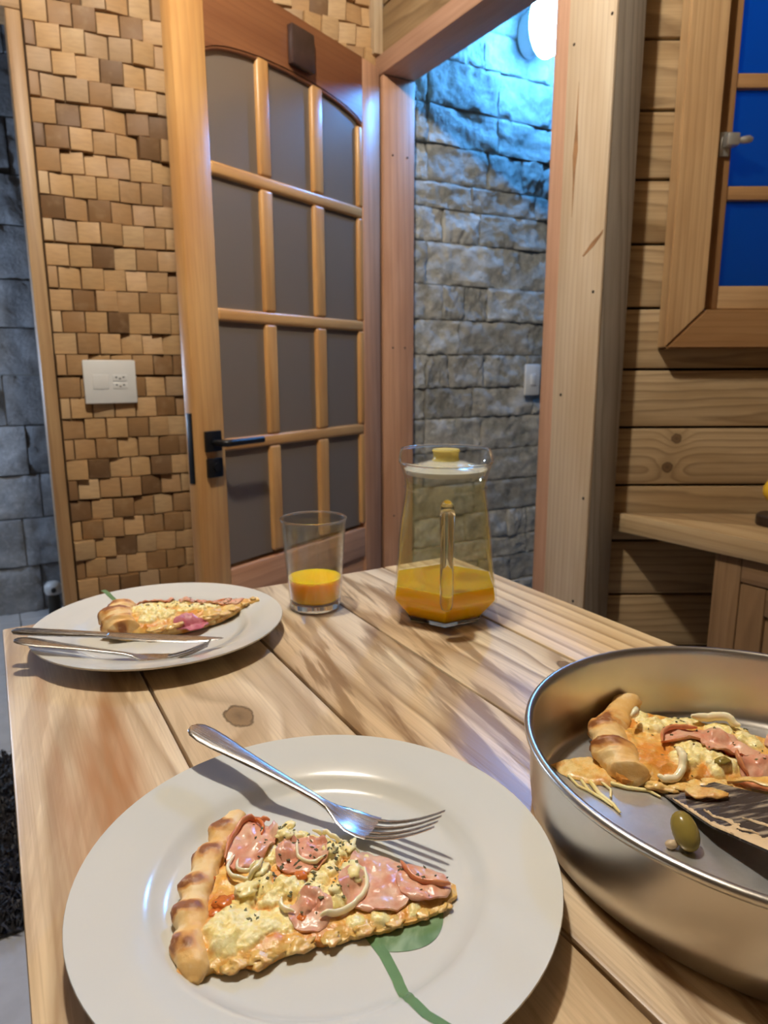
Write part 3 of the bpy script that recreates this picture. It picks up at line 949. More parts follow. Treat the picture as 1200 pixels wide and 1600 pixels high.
# lower rails and panel
board('rail', M['frame'], dr, sR, sL, -TH_, -.001, R(-.64), R(-.536), 'x', .006)
board('rail', M['frame'], dr, sR, sL, -TH_, -.001, DBOT, DBOT + .15, 'x', .006)
board('door_panel', M['frame'], dr, sR, sL, -.026, -.010, DBOT + .15, R(-.64), 'x', .004)
# panes
cols = [(muntS[0][1], sL), (muntS[1][1], muntS[0][0]), (sR + .02, muntS[1][0])]
for (x0, x1) in cols:
    for z0, z1 in muz:
        z2 = z1 if z1 else R(.80)
        board('pane', M['door_glass'], dr, x0 - .004, x1 + .004, -.018, -.013, z0 - .004, z2 + .004, 'x', 0)
# black lever handle
board('handle_rosette', M['black_metal'], dr, .728, .780, .001, .011, R(-.205), R(-.152), 'x', .002)
link('lever', tube_mesh('lever', [(.754, .010, R(-.182)), (.754, .042, R(-.182)), (.748, .052, R(-.182)), (.735, .054, R(-.182)), (.68, .054, R(-.182)), (.622, .054, R(-.182))],
                        [.009, .009, .0095, .009, .0085, .0085], 12), M['black_metal'], dr)
board('lock_rosette', M['black_metal'], dr, .730, .778, .001, .014, R(-.272), R(-.222), 'x', .003)
link('lock_cylinder', tube_mesh('lock_cylinder', [(.754, .012, R(-.245)), (.754, .020, R(-.245))], .011, 16), M['black_metal'], dr)
board('lock_faceplate', M['black_metal'], dr, S1 - .0004, S1 + .002, -.029, -.009, R(-.285), R(-.105), 'z', .0006)
# dark wooden bracket on the top rail
bk = board('bracket', M['bracket'], dr, .325, .418, .0005, .020, R(.806), R(.903), 'x', .004)
bk['label'] = 'dark wooden block on the top rail'

# ------------------------------------------------------------------ wall plates
def socket_plate():
    t = empty('socket_plate', CORNER + TL * .880 + Vector((0, 0, CAM_Z - .031)), RZ_TILE)
    tag(t, 'white square power outlet plate on the wooden block wall', 'outlet')
    board('cover_plate', M['white_plastic'], t, -.072, .072, .013, .022, -.062, .062, 'x', .004)
    board('blank_module', M['white_plastic'], t, .006, .048, .021, .0235, -.021, .021, 'x', .0012)
    for k in (-1, 1):
        m = board('outlet_module', M['white_plastic'], t, -.046, -.006, .021, .0235, k * .011 - .0095, k * .011 + .0095, 'x', .0012)
        for q in (-.010, 0, .010):
            o = link('slot', box_mesh('slot', .005, .001, .0035), M['slot'], m, (q, .0015, .002 if q else -.002))
    return t
socket_plate()
def switch_plate():
    t = empty('light_switch', PS + PL * .530 + Vector((0, 0, CAM_Z - .04)), RZ_PORCH)
    tag(t, 'white light switch plate on the stone porch wall', 'light switch')
    board('cover_plate', M['white_plastic'], t, -.037, .037, .012, .024, -.060, .060, 'x', .004)
    board('rocker', M['white_plastic'], t, -.012, .012, .0235, .029, -.022, .022, 'x', .002)
    return t
switch_plate()

# ------------------------------------------------------------------ lamps
def porch_lamp():
    c = PS + PL * .465
    t = empty('porch_lamp', c + Vector((0, 0, CAM_Z + 1.165)), RZ_PORCH)
    tag(t, 'glowing oval bulkhead lamp high on the stone porch wall', 'lamp')
    def oval(n, prof, mat):
        verts, faces = [], []
        N_ = 32
        for (k, y) in prof:
            for i in range(N_):
                a = 2 * pi * i / N_
                verts.append((.068 * k * cos(a), y, .104 * k * sin(a)))
        for q in range(len(prof) - 1):
            for i in range(N_):
                j = (i + 1) % N_
                faces.append((q * N_ + i, q * N_ + j, (q + 1) * N_ + j, (q + 1) * N_ + i))
        faces.append(tuple(range(N_))); faces.append(tuple((len(prof) - 1) * N_ + i for i in range(N_)))
        bm = bmesh.new(); vs = [bm.verts.new(v) for v in verts]
        for f in faces: bm.faces.new([vs[i] for i in f])
        return link(n, bm_mesh(n, bm, 50), mat, t)
    oval('lamp_base', [(.70, .0), (.70, .070), (.94, .078), (.94, .084)], M['white_plastic'])
    oval('diffuser', [(.98, .0845), (.98, .110), (.90, .130), (.70, .144), (.40, .151), (.10, .153)], emis('porch_lamp_glow', PORCH_LAMP_COLOR, PORCH_LAMP_STRENGTH))
porch_lamp()

def room_lamp():
    t = empty('ceiling_lamp', (ROOM_LAMP.x, ROOM_LAMP.y, CEIL))
    tag(t, 'warm bulb lamp hanging from the ceiling over the table', 'lamp')
    link('canopy', lathe_mesh('canopy', [(0, 0), (.05, 0), (.05, -.012), (.02, -.03), (0, -.03)], 24), M['white_plastic'], t)
    link('socket', lathe_mesh('socket', [(0, -.03), (.018, -.03), (.018, CEIL * 0 - .20), (0, -.20)], 20), M['white_plastic'], t)
    dz = ROOM_LAMP.z - CEIL
    prof = [(0, dz + .06)] + [(.05 * cos(a), dz + .05 * sin(a)) for a in [radians(60 - 15 * i) for i in range(0, 10)]] + [(0, dz - .05)]
    prof[0] = (.02, dz + .058)
    prof = [(0, dz + .058)] + prof
    link('bulb', lathe_mesh('bulb', prof, 24, 60), emis('warm_bulb_glow', ROOM_LAMP_COLOR, ROOM_LAMP_STRENGTH), t)
room_lamp()

def side_fill():
    t = empty('side_room_fill', (-2.15, 2.35, 1.10))  # added out of view to light the side room
    tag(t, 'unseen cool fill lamp added in the side room beyond the left opening', 'lamp')
    link('lamp_base', lathe_mesh('lamp_base', [(0, -1.10), (.10, -1.10), (.10, -1.08), (.012, -1.06), (.012, -.06), (.05, -.055), (.05, -.051), (0, -.051)], 20), M['white_plastic'], t)
    link('bulb', lathe_mesh('bulb', [(0, -.001), (.05, -.001), (.05, -.02), (.03, -.045), (0, -.05)], 20, 60), emis('cool_fill_glow', (.55, .72, 1.0), SIDE_FILL_STRENGTH), t)
side_fill()

# ------------------------------------------------------------------ dining table
RZ_TAB = atan2(hd(-29.7).y, hd(-29.7).x)     # local X along the planks (away), local Y = -across
tb = empty('dining_table', (0, 0, 0), RZ_TAB)
tag(tb, 'rustic dining table of five pale pine planks', 'table')
PLANKS = [(-.012, .1058), (.1082, .2388), (.2412, .3688), (.3712, .5012), (.5036, .628)]
XN, XF = -.47, .885
for k, (a, b) in enumerate(PLANKS):
    board('plank', M['table%d' % k], tb, XN, XF, -b, -a, TABLE_Z - .034, TABLE_Z - (.0006 if k % 2 else 0), 'x', .0022, 2)
for xx in (XN + .09, .2, XF - .09):
    board('batten', M['pine'], tb, xx - .035, xx + .035, -.60, -.016, TABLE_Z - .060, TABLE_Z - .0345, 'y', .002)
for xx in (XN + .06, XF - .06):
    for yy in (-.575, -.045):
        board('leg', M['pine'], tb, xx - .035, xx + .035, yy - .035, yy + .035, 0, TABLE_Z - .0605, 'z', .003)

def tabpt(x, y, h=0.0):
    return Vector((x, y, TABLE_Z + h))

# ------------------------------------------------------------------ plates
PLR = .1355
plate_prof = [(0, .0045), (.055, .0045), (.0815, .0050), (.0885, .0072), (.0930, .0112), (.0985, .0142), (.115, .0178), (.1335, .0212), (.1352, .0218), (PLR, .0212), (.1345, .0196),
              (.115, .0148), (.098, .0105), (.090, .0065), (.080, .0025), (.073, .0002), (.068, .0002), (.066, .0018), (0, .0018)]
plate_top = [(r, z) for r, z in plate_prof[:9]]
def plate_z(r): return interp(plate_top, r)
plate_me = lathe_mesh('dinner_plate_body', plate_prof, 96, 70)
def stem_print(name, pts, w, parent, mat):
    """flat print lying on the plate glaze: ribbon following the plate's surface"""
    verts, faces = [], []
    P = []
    for (x0, y0), (x1, y1) in zip(pts, pts[1:]):
        for q in range(5): P.append((x0 + (x1 - x0) * q / 5, y0 + (y1 - y0) * q / 5))
    P.append(pts[-1])
    for k, (x, y) in enumerate(P):
        xa, ya = P[max(0, k - 1)]; xb, yb = P[min(len(P) - 1, k + 1)]
        dx, dy = xb - xa, yb - ya; l = sqrt(dx * dx + dy * dy) or 1
        ww = w(k / (len(P) - 1))
        for s in (-1, -.33, .33, 1):
            px, py = x - dy / l * ww * s, y + dx / l * ww * s
            verts.append((px, py, plate_z(sqrt(px * px + py * py)) + .00025))
    for k in range(len(P) - 1):
        for s in range(3):
            a = k * 4 + s
            faces.append((a, a + 4, a + 5, a + 1))
    me = mesh_from(name, verts, faces, 180)
    return link(name, me, mat, parent)
def plate(loc, label, stem, leaves, rz=0):
    t = empty('dinner_plate', loc, rz)
    tag(t, label, 'plate', 'dinner plates on the table')
    link('plate_body', plate_me, M['plate'], t)
    stem_print('stem_print', stem, lambda u: .0032 * (1 - .35 * u), t, M['print_stem'])
    for (p, q, wd_) in leaves:
        L = 9
        pts = [(p[0] + (q[0] - p[0]) * i / L, p[1] + (q[1] - p[1]) * i / L) for i in range(L + 1)]
        stem_print('leaf_print', pts, lambda u, wd_=wd_: wd_ * (sin(pi * min(1, u * 1.0)) ** .75 + .02), t, M['print'])
    return t
FP = tabpt(-.0373, .3478)
plate(FP, 'near cream plate with pizza slice, fork and painted green leaf',
      [(.0205, -.0235), (.0234, -.0287), (.0298, -.0395), (.0365, -.0505), (.0427, -.0651), (.0455, -.0750), (.0483, -.0841), (.0549, -.0944), (.0615, -.1006), (.0678, -.1063), (.074, -.111)], [((.0345, -.0475), (.0675, -.0155), .0150)])
BP = tabpt(-.2525, .737)
plate(BP, 'far cream plate with slice, knife and fork near the left table edge',
      [(-.1074, .1035), (-.0907, .0854), (-.0800, .0745), (-.0729, .0667), (-.062, .045), (-.055, .020)], [((-.046, .006), (-.070, -.004), .010)])

# ------------------------------------------------------------------ cutlery
def lofted(name, stations, mat, parent, n=12, smooth=50):
    """stations: (x, y, z, halfwidth, halfthick, dish)"""
    verts, faces = [], []
    for (x, y, z, hw, ht, dish) in stations:
        for i in range(n):
            a = 2 * pi * i / n
            cx = cos(a); sx_ = sin(a)
            yy = hw * (abs(cx) ** .7) * (1 if cx > 0 else -1)
            zz = ht * (abs(sx_) ** .8) * (1 if sx_ > 0 else -1)
            zz += dish * (yy / hw) ** 2 if hw > 0 else 0
            verts.append((x, y + yy, z + zz))
    m = len(stations)
    for k in range(m - 1):
        for i in range(n):
            j = (i + 1) % n
            faces.append((k * n + i, k * n + j, (k + 1) * n + j, (k + 1) * n + i))
    faces.append(tuple(range(n))); faces.append(tuple((m - 1) * n + i for i in range(n)))
    bm = bmesh.new(); vs = [bm.verts.new(v) for v in verts]
    for f in faces: bm.faces.new([vs[i] for i in f])
    return link(name, bm_mesh(name, bm, smooth), mat, parent)

def fork(p0, p1, label, roll=0.0, zc=1.0):
    """p0 handle end, p1 tine tips (world). Local X handle->tips"""
    d = Vector(p1) - Vector(p0)
    L = d.length
    t = empty('fork', p0)
    t.rotation_mode = 'QUATERNION'
    q = d.to_track_quat('X', 'Z')
    t.rotation_quaternion = q @ Matrix.Rotation(roll, 3, 'X').to_quaternion()
    tag(t, label, 'fork', 'forks on the plates')
    s = L / .197
    zc = zc * s
    st = [(0.000, 0, .0000, .0010, .0006, 0), (.002, 0, -.0003, .0055, .0010, 0), (.006, 0, -.001, .0083, .0012, 0), (.014, 0, -.0024, .0096, .0013, 0), (.026, 0, -.0045, .0092, .0013, 0), (.045, 0, -.0078, .0070, .0014, 0),
          (.070, 0, -.0121, .0048, .0016, 0), (.095, 0, -.0165, .0034, .0017, 0), (.110, 0, -.0193, .0030, .0018, 0), (.118, 0, -.0213, .0036, .0016, .0002),
          (.124, 0, -.0234, .0062, .0013, .0005), (.130, 0, -.0253, .0093, .0011, .0012), (.137, 0, -.0270, .0112, .0010, .0018), (.146, 0, -.0275, .0119, .0010, .0019), (.1525, 0, -.0266, .0121, .0010, .0017)]
    lofted('handle', [(x * s, y, z * zc, hw * s, ht, ds) for x, y, z, hw, ht, ds in st], M['steel'], t, 14)
    for k in (-1.5, -.5, .5, 1.5):
        y0 = k * .00605 * s
        rows = []
        for u in [0, .15, .3, .45, .6, .75, .9, 1.0]:
            x = .152 + .045 * u
            zz = -.0266 + .0085 * u + .0181 * u ** 1.7
            dish = .0017 * (y0 / (.0121 * s)) ** 2 * (1 - u)
            hw = .00195 * (1 - .35 * u)
            if u == 1.0: hw = .0008
            rows.append((x * s, y0 * (1 - .06 * u), (zz) * zc + dish, hw * s, .0011 - .0004 * u, 0))
        lofted('tine', rows, M['steel'], t, 10)
    return t

fork(tabpt(-.1395, .4526, .046), tabpt(.0325, .3655, .0335), 'stainless fork resting across the rim of the near plate', roll=0.0)
fork(tabpt(-.369, .645, .0345), tabpt(-.176, .650, .0285), 'stainless fork on the far plate, beneath the knife', zc=.72)

def knife(p0, p1, label):
    d = Vector(p1) - Vector(p0); L = d.length
    t = empty('table_knife', p0)
    t.rotation_mode = 'QUATERNION'
    t.rotation_quaternion = d.to_track_quat('X', 'Z') @ Matrix.Rotation(radians(6), 3, 'X').to_quaternion()
    tag(t, label, 'knife')
    s = L / .21
    lofted('handle', [(x * s, 0, 0, hw, ht, 0) for x, hw, ht in ((0, .001, .001), (.003, .0048, .0020), (.012, .0066, .0024), (.05, .0060, .0024), (.085, .0048, .0022), (.096, .0045, .0020))], M['steel'], t, 12)
    lofted('blade', [(x * s, y, 0, hw, ht, 0) for x, y, hw, ht in ((.0955, 0, .0045, .0013), (.105, -.001, .0070, .0009), (.14, -.001, .0078, .0008), (.175, -.0005, .0072, .0007), (.195, .001, .005, .0006), (.206, .003, .0025, .0005), (.21, .0045, .0006, .0004))], M['steel'], t, 10)
    return t
knife(tabpt(-.380, .662, .037), tabpt(-.166, .662, .0265), 'stainless table knife lying across the far plate')

# ------------------------------------------------------------------ pizza
class Slice:
    def __init__(s, name, loc, rz, label, upper, lower, L, seed, thick=.008, crust_r=.0115, crust_pts=None, tilt=0.0, curds=(), nb=5.5):
        s.curds = curds
        s.nb = nb
        s.taper = .5 if thick > .015 else .28
        s.t = empty(name, loc, rz)
        tag(s.t, label, 'pizza', 'pizza slices')
        s.u, s.l, s.L, s.seed, s.thick = upper, lower, L, seed, thick
        s.cr = crust_r
        s.tip_lift = tilt
        s.base()
        s.crust(crust_pts)
    def curdness(s, x, y):
        wx = x + .0030 * noise.noise(Vector((x * 130, y * 130, s.seed))) + .0012 * noise.noise(Vector((x * 420, y * 420, 2)))
        wy = y + .0030 * noise.noise(Vector((x * 130 + 40, y * 130, s.seed))) + .0012 * noise.noise(Vector((x * 420 + 9, y * 420, 2)))
        top = 0.0; cov = 0.0
        for cx, cy, r, fl in s.curds:
            dx, dy = wx - cx, wy - cy
            if abs(dx) > r * 1.25 or abs(dy) > r * 1.25: continue
            q = (dx * dx + dy * dy) / (r * r)
            if q < 1.3:
                cov = max(cov, min(1.0, (1.3 - q) / .5))
                if q < 1: top = max(top, r * fl * sqrt(1 - q) ** .8)
        if top > 0: top *= 1 + .35 * fbm(x * 260, y * 260, 7 + s.seed, 3)
        return top, cov
    def h(s, x, y):
        return s.h0(x, y) + s.curdness(x, y)[0]
    def h0(s, x, y):
        e = min(interp(s.u, x) - y, y - interp(s.l, x), (s.L - x) * 1.5)
        k = max(0.0, min(1.0, e / .010))
        z = s.thick * (.38 + .62 * k ** .6)
        z += .0028 * fbm(x * 45 + s.seed, y * 45, s.seed, 3) * k + .0011 * noise.noise(Vector((x * 190, y * 190, s.seed)))
        z *= 1 - s.taper * max(0, (x - s.L * .45) / (s.L * .55))
        return max(.0025, z) + s.lift(x)
    def lift(s, x):
        return s.tip_lift * max(0, (x / s.L - .55) / .45) ** 2
    def base(s):
        NX, NY = 230, 170
        verts, faces, cv = [], [], []
        for i in range(NX + 1):
            x = s.L * i / NX
            a, b = interp(s.l, x), interp(s.u, x)
            a += .0030 * fbm(x * 85, 1.0, s.seed, 4); b += .0026 * fbm(x * 85, 5.0, s.seed, 4)
            if i == NX: m = (a + b) / 2; a, b = m - .004, m + .004
            for j in range(NY + 1):
                y = a + (b - a) * j / NY
                tp, cc = s.curdness(x, y)
                verts.append((x, y, s.h0(x, y) + tp)); cv.append(cc)
        n = NY + 1
        for i in range(NX):
            for j in range(NY):
                a = i * n + j
                faces.append((a, a + n, a + n + 1, a + 1))
        rim = [i * n for i in range(NX + 1)] + [NX * n + j for j in range(1, n)] + [i * n + NY for i in range(NX - 1, -1, -1)] + [j for j in range(NY - 1, 0, -1)]
        b0 = len(verts)
        for r in rim:
            v = verts[r]
            verts.append((v[0] * .995 + .0005, v[1] * .985, s.lift(v[0]) + .0002)); cv.append(0)
        m = len(rim)
        for q in range(m): faces.append((rim[q], rim[(q + 1) % m], b0 + (q + 1) % m, b0 + q))
        bot = [b0 + q for q in range(m)]
        faces.append(tuple(bot[::-1]))
        bm = bmesh.new(); vs = [bm.verts.new(v) for v in verts]
        for f in faces: bm.faces.new([vs[i] for i in f])
        me = bm_mesh('cheese_layer', bm, 70)
        at = me.attributes.new('curd', 'FLOAT', 'POINT')
        at.data.foreach_set('value', cv)
        link('cheese_layer', me, M['pizza_top'], s.t)
    def crust(s, pts):
        a, b = s.l[0][1], s.u[0][1]
        NP, n = 150, 28
        verts, faces, bake = [], [], []
        for k in range(NP + 1):
            u = k / NP
            if pts:
                px = interp([(q[0], q[1]) for q in pts], u); py = interp([(q[0], q[2]) for q in pts], u); pr = interp([(q[0], q[3]) for q in pts], u); pz = interp([(q[0], q[4]) for q in pts], u)
            else:
                py = a + (b - a) * u; px = -.004 * (1 - (2 * u - 1) ** 2); pr = s.cr; pz = 0
            endk = max(.10, min(1.0, min(u, 1 - u) / .05)) ** .5
            knob = .5 + .5 * sin(u * s.nb * 2 * pi + s.seed + 1.3 * noise.noise(Vector((u * 4, s.seed, 2))))
            lump = .86 + .26 * knob + .10 * noise.noise(Vector((u * 12, s.seed, 0)))
            r = pr * endk * lump
            for i in range(n):
                ang = 2 * pi * i / n
                nx_, nz_ = cos(ang), sin(ang)
                rr = r * (1 + .16 * noise.noise(Vector((u * 16 + s.seed, nx_ * 1.8, nz_ * 1.8))) + .06 * noise.noise(Vector((u * 50, nx_ * 4, nz_ * 4))))
                verts.append((px - .0016 * knob + rr * 1.10 * nx_, py, max(.0004, pz + r * .60 + rr * .78 * nz_)))
                bk = (knob ** 2) * max(0, .35 - .5 * nx_ + .45 * nz_) * (.75 + .9 * noise.noise(Vector((u * 14, nx_ * 1.5, nz_ * 1.5 + s.seed))))
                bake.append(max(0.0, min(1.0, bk * 1.5)))
        for k in range(NP):
            for i in range(n):
                j = (i + 1) % n
                faces.append((k * n + i, k * n + j, (k + 1) * n + j, (k + 1) * n + i))
        faces.append(tuple(range(n))); faces.append(tuple(NP * n + i for i in range(n)))
        bm = bmesh.new(); vs = [bm.verts.new(v) for v in verts]
        for f in faces: bm.faces.new([vs[i] for i in f])
        me = bm_mesh('crust', bm, 75)
        at = me.attributes.new('bake', 'FLOAT', 'POINT'); at.data.foreach_set('value', bake)
        link('crust', me, M['crust'], s.t)
    def lump(s, name, x, y, r, mat, fl=.6, seed=0, ex=1.0, rz=0.0, dz=.25, rough=.35):
        bm = bmesh.new()
        bmesh.ops.create_icosphere(bm, subdivisions=3, radius=1.0)
        for v in bm.verts:
            p = v.co.copy()
            k = 1 + rough * fbm(p.x * 1.3 + seed * 5.1, p.y * 1.3, p.z * 1.3 + seed, 3) + rough * .30 * noise.noise(p * 3.6 + Vector((seed, 0, 0)))
            v.co = Vector((p.x * r * k * ex, p.y * r * k, p.z * r * k * fl))
        me = bm_mesh(name, bm, 180)
        return link(name, me, mat, s.t, (x, y, s.h(x, y) + r * fl * dz), (0, 0, rz))
    def sheet(s, name, poly, mat, off=.0012, amp=.0016, seed=0, th=.0012):
        """thin slice draped over the toppings; poly star-shaped around its centre"""
        cx = sum(p[0] for p in poly) / len(poly); cy = sum(p[1] for p in poly) / len(poly)
        NA, NR = 48, 10
        pol = []
        for p in poly: pol.append((atan2(p[1] - cy, p[0] - cx), sqrt((p[0] - cx) ** 2 + (p[1] - cy) ** 2)))
        pol.sort()
        pol = [(pol[-1][0] - 2 * pi, pol[-1][1])] + pol + [(pol[0][0] + 2 * pi, pol[0][1])]
        top, verts, faces = [], [], []
        def zf(x, y, k): return s.h(x, y) + off + amp * fbm(x * 90 + seed * 3, y * 90, seed, 2) + amp * .8 * k ** 4 * noise.noise(Vector((x * 160, y * 160, seed)))
        for side in (1, 0):
            base = len(verts)
            verts.append((cx, cy, zf(cx, cy, 0) - (0 if side else th)))
            for i in range(1, NR + 1):
                for a_ in range(NA):
                    an = -pi + 2 * pi * a_ / NA
                    r = interp(pol, an) * (1 + .05 * noise.noise(Vector((an * 3, seed, 1))))
                    k = i / NR
                    x, y = cx + r * k * cos(an), cy + r * k * sin(an)
                    verts.append((x, y, zf(x, y, k) - (0 if side else th)))
            for a_ in range(NA):
                j = (a_ + 1) % NA
                f = (base, base + 1 + a_, base + 1 + j); faces.append(f if side else f[::-1])
                for i in range(NR - 1):
                    b0 = base + 1 + i * NA
                    f = (b0 + a_, b0 + NA + a_, b0 + NA + j, b0 + j); faces.append(f if side else f[::-1])
        n1 = 1 + NA * NR
        for a_ in range(NA):
            j = (a_ + 1) % NA
            b0 = 1 + (NR - 1) * NA
            faces.append((b0 + a_, n1 + b0 + a_, n1 + b0 + j, b0 + j))
        bm = bmesh.new(); vs = [bm.verts.new(v) for v in verts]
        for f in faces: bm.faces.new([vs[i] for i in f])
        return link(name, bm_mesh(name, bm, 70), mat, s.t)
    def strip(s, name, pts, r, mat, off=.002, flat=1.6):
        P = []
        for k in range(len(pts) - 1):
            p0 = pts[max(0, k - 1)]; p1 = pts[k]; p2 = pts[k + 1]; p3 = pts[min(len(pts) - 1, k + 2)]
            for q in range(6):
                tt = q / 6
                f = lambda i: .5 * ((2 * p1[i]) + (-p0[i] + p2[i]) * tt + (2 * p0[i] - 5 * p1[i] + 4 * p2[i] - p3[i]) * tt * tt + (-p0[i] + 3 * p1[i] - 3 * p2[i] + p3[i]) * tt ** 3)
                P.append((f(0), f(1)))
        P.append(pts[-1])
        n = len(P)
        rad = [r * (.35 + .65 * min(1, min(i, n - 1 - i) / 4)) for i in range(n)]
        return link(name, tube_mesh(name, [(x, y, s.h(x, y) + off) for x, y in P], rad, 8, 70, flat), mat, s.t)
    def herbs(s, spots, seed):
        rr = random.Random(seed)
        verts, faces = [], []
        dg = bpy.context.evaluated_depsgraph_get()
        for (cx, cy, sp, n) in spots:
            for _ in range(n):
                x, y = rr.gauss(cx, sp), rr.gauss(cy, sp)
                if not (0.004 < x < s.L - .004) or not (interp(s.l, x) + .002 < y < interp(s.u, x) - .002): continue
                z = s.surface(x, y) + .0004
                a = rr.random() * pi; L = rr.uniform(.0006, .0020); W = L * rr.uniform(.35, .8)
                b = len(verts); tz = rr.uniform(-.0004, .0005)
                for dx, dy, dz in ((-L, 0, -tz), (0, -W, 0), (L, 0, tz), (0, W, 0)):
                    verts.append((x + dx * cos(a) - dy * sin(a), y + dx * sin(a) + dy * cos(a), z + dz))
                for q in range(4):
                    v = verts[b + q]; verts.append((v[0], v[1], v[2] - .0005))
                faces += [(b, b + 1, b + 2, b + 3), (b + 7, b + 6, b + 5, b + 4)] + [(b + q, b + 4 + q, b + 4 + (q + 1) % 4, b + (q + 1) % 4) for q in range(4)]
        o = link('herb_flakes', mesh_from('herb_flakes', verts, faces), M['herb'], s.t)
        tag(o, kind='stuff')
    def surface(s, x, y):
        """top of everything laid on the slice at local x, y"""
        best = s.h(x, y)
        for o in s.t.children:
            if o.type != 'MESH' or o.name.startswith(('crust', 'herb', 'melted')): continue
            inv = o.matrix_basis.inverted()
            ok, p, nrm, idx = o.ray_cast(inv @ Vector((x, y, .1)), (inv.to_3x3() @ Vector((0, 0, -1))))
            if ok: best = max(best, (o.matrix_basis @ p).z)
        return best

# near slice -----------------------------------------------------------
UP = [(0, .062), (.020, .056), (.042, .050), (.084, .031), (.110, .0195), (.135, .0085), (.143, .001)]
LO = [(0, -.058), (.0355, -.050), (.067, -.039), (.094, -.031), (.132, -.0185), (.143, -.007)]
cp = [(0, .0100, -.0600, .0078, .0010), (.1, .006, -.048, .0078, .001), (.2, .0020, -.036, .0080, .0012), (.4, -.0020, -.012, .0080, .0015), (.6, -.0015, .013, .0080, .0018), (.8, .0025, .040, .0076, .0022), (1, .0090, .0650, .0072, .005)]
CUR_A = [(x, y, r * 1.12, .62) for x, y, r in [(.0413, .0346, .0062), (.0349, .0227, .0062), (.0426, .0480, .0052), (.070, .0194, .0078), (.0758, .0265, .0058), (.0815, .0255, .0058), (.0671, .0350, .0055), (.0449, -.0061, .0070),
         (.031, .0069, .0066), (.0264, -.0097, .0066), (.063, -.0106, .0072), (.0762, -.0110, .0074), (.0846, .0012, .0075), (.0593, -.0184, .0055), (.0521, -.0042, .0055), (.065, .0017, .0055), (.069, .0092, .0052),
         (.0398, -.0120, .0058), (.034, .0500, .0050), (.0444, .0224, .0058), (.0480, .0405, .0050), (.0535, .0455, .0046), (.0590, .0400, .0048), (.0380, .0420, .0048), (.0700, -.0185, .0050), (.0320, -.0020, .0055), (.0800, -.0050, .0050), (.0860, .0150, .0042)]] + \
        [(.0207, -.0322, .0120, .34), (.0359, -.0300, .0100, .34), (.0240, -.0215, .0095, .34), (.0480, -.0260, .0085, .30), (.0205, -.0410, .0075, .34), (.0300, -.0380, .0070, .3), (.0160, .0520, .0040, .5), (.0290, .0555, .0040, .5), (.1000, -.0245, .0050, .3), (.0870, -.0265, .0050, .3), (.1180, -.0180, .0040, .3)]
A = Slice('pizza_slice', tabpt(-.103, .3375, .0052), atan2(.003, .144), 'large ham and cheese pizza slice on the near plate', UP, LO, .143, 3.3, .0072, .0115, cp, curds=CUR_A)
A.sheet('ham', [(.009, .020), (.011, .045), (.020, .055), (.033, .048), (.036, .030), (.028, .014), (.016, .008)], M['ham'], .003, .0022, 1)
A.sheet('ham', [(.040, .012), (.044, .032), (.058, .036), (.070, .028), (.068, .012), (.052, .006)], M['ham'], .002, .002, 2)
A.sheet('ham', [(.080, -.016), (.082, .012), (.090, .027), (.104, .020), (.116, .012), (.120, -.008), (.112, -.018), (.096, -.022)], M['ham'], .0022, .0018, 3)
A.sheet('ham', [(.112, -.012), (.114, .010), (.126, .010), (.138, .002), (.139, -.008), (.128, -.015)], M['ham'], .0038, .0018, 4)
A.sheet('ham', [(.052, -.028), (.054, -.014), (.064, -.012), (.074, -.020), (.072, -.030), (.062, -.034)], M['ham'], .0012, .0015, 5)
A.strip('ham_rind', [(.0085, .018), (.0095, .033), (.014, .047), (.022, .055), (.030, .054)], .0014, M['ham_edge'], .0045)
A.strip('ham_rind', [(.112, .012), (.116, .002), (.122, -.004), (.131, -.006), (.139, -.006)], .0013, M['ham_edge'], .0050)
A.strip('ham_rind', [(.020, .054), (.027, .044), (.0275, .036)], .0012, M['tomato'], .0052)
for i, (x, y, r) in enumerate([(.0700, .0194, .0060), (.0413, .0346, .0050), (.0846, .0012, .0058), (.1045, .0029, .0034), (.0921, .0165, .0030), (.0762, -.0110, .0056), (.0310, .0069, .0052), (.0815, .0255, .0046), (.0426, .0480, .0042), (.0264, -.0097, .0052)]):
    A.lump('cheese_curd', x, y, r, M['curd'], .55, i * 1.9 + 1, 1.0 + .35 * ((i * 7) % 5 - 2) / 2, i * 1.1, -.15 if i not in (3, 4) else .2, .55)
A.strip('onion', [(.014, .020), (.012, .010), (.016, .002), (.024, .000), (.030, .004), (.032, .012)], .0011, M['onion'], .0036)
A.strip('onion', [(.017, .016), (.018, .008), (.024, .006), (.028, .010)], .0009, M['onion'], .0040)
A.strip('onion', [(.090, .006), (.0925, -.004), (.090, -.013), (.084, -.020), (.076, -.025), (.068, -.028)], .0014, M['onion'], .0030)
A.strip('onion', [(.058, .044), (.066, .041), (.074, .0345), (.080, .033)], .0011, M['onion'], .0030)
A.strip('onion', [(.050, .030), (.052, .017), (.060, .011), (.068, .014)], .0010, M['onion'], .0032)
A.strip('onion', [(.046, -.014), (.047, -.021), (.054, -.024)], .0012, M['onion'], .0026)
for i, (x, y, r) in enumerate([(.0148, -.0172, .0042), (.0120, -.0215, .0032), (.0030, .0045, .0030), (.0548, .0010, .0032), (.0180, -.0120, .0030), (.0585, -.0255, .0030), (.0240, .0330, .0028)]):
    A.lump('tomato', x, y, r, M['tomato'], .5, i + 90, 1.2, i, .35)
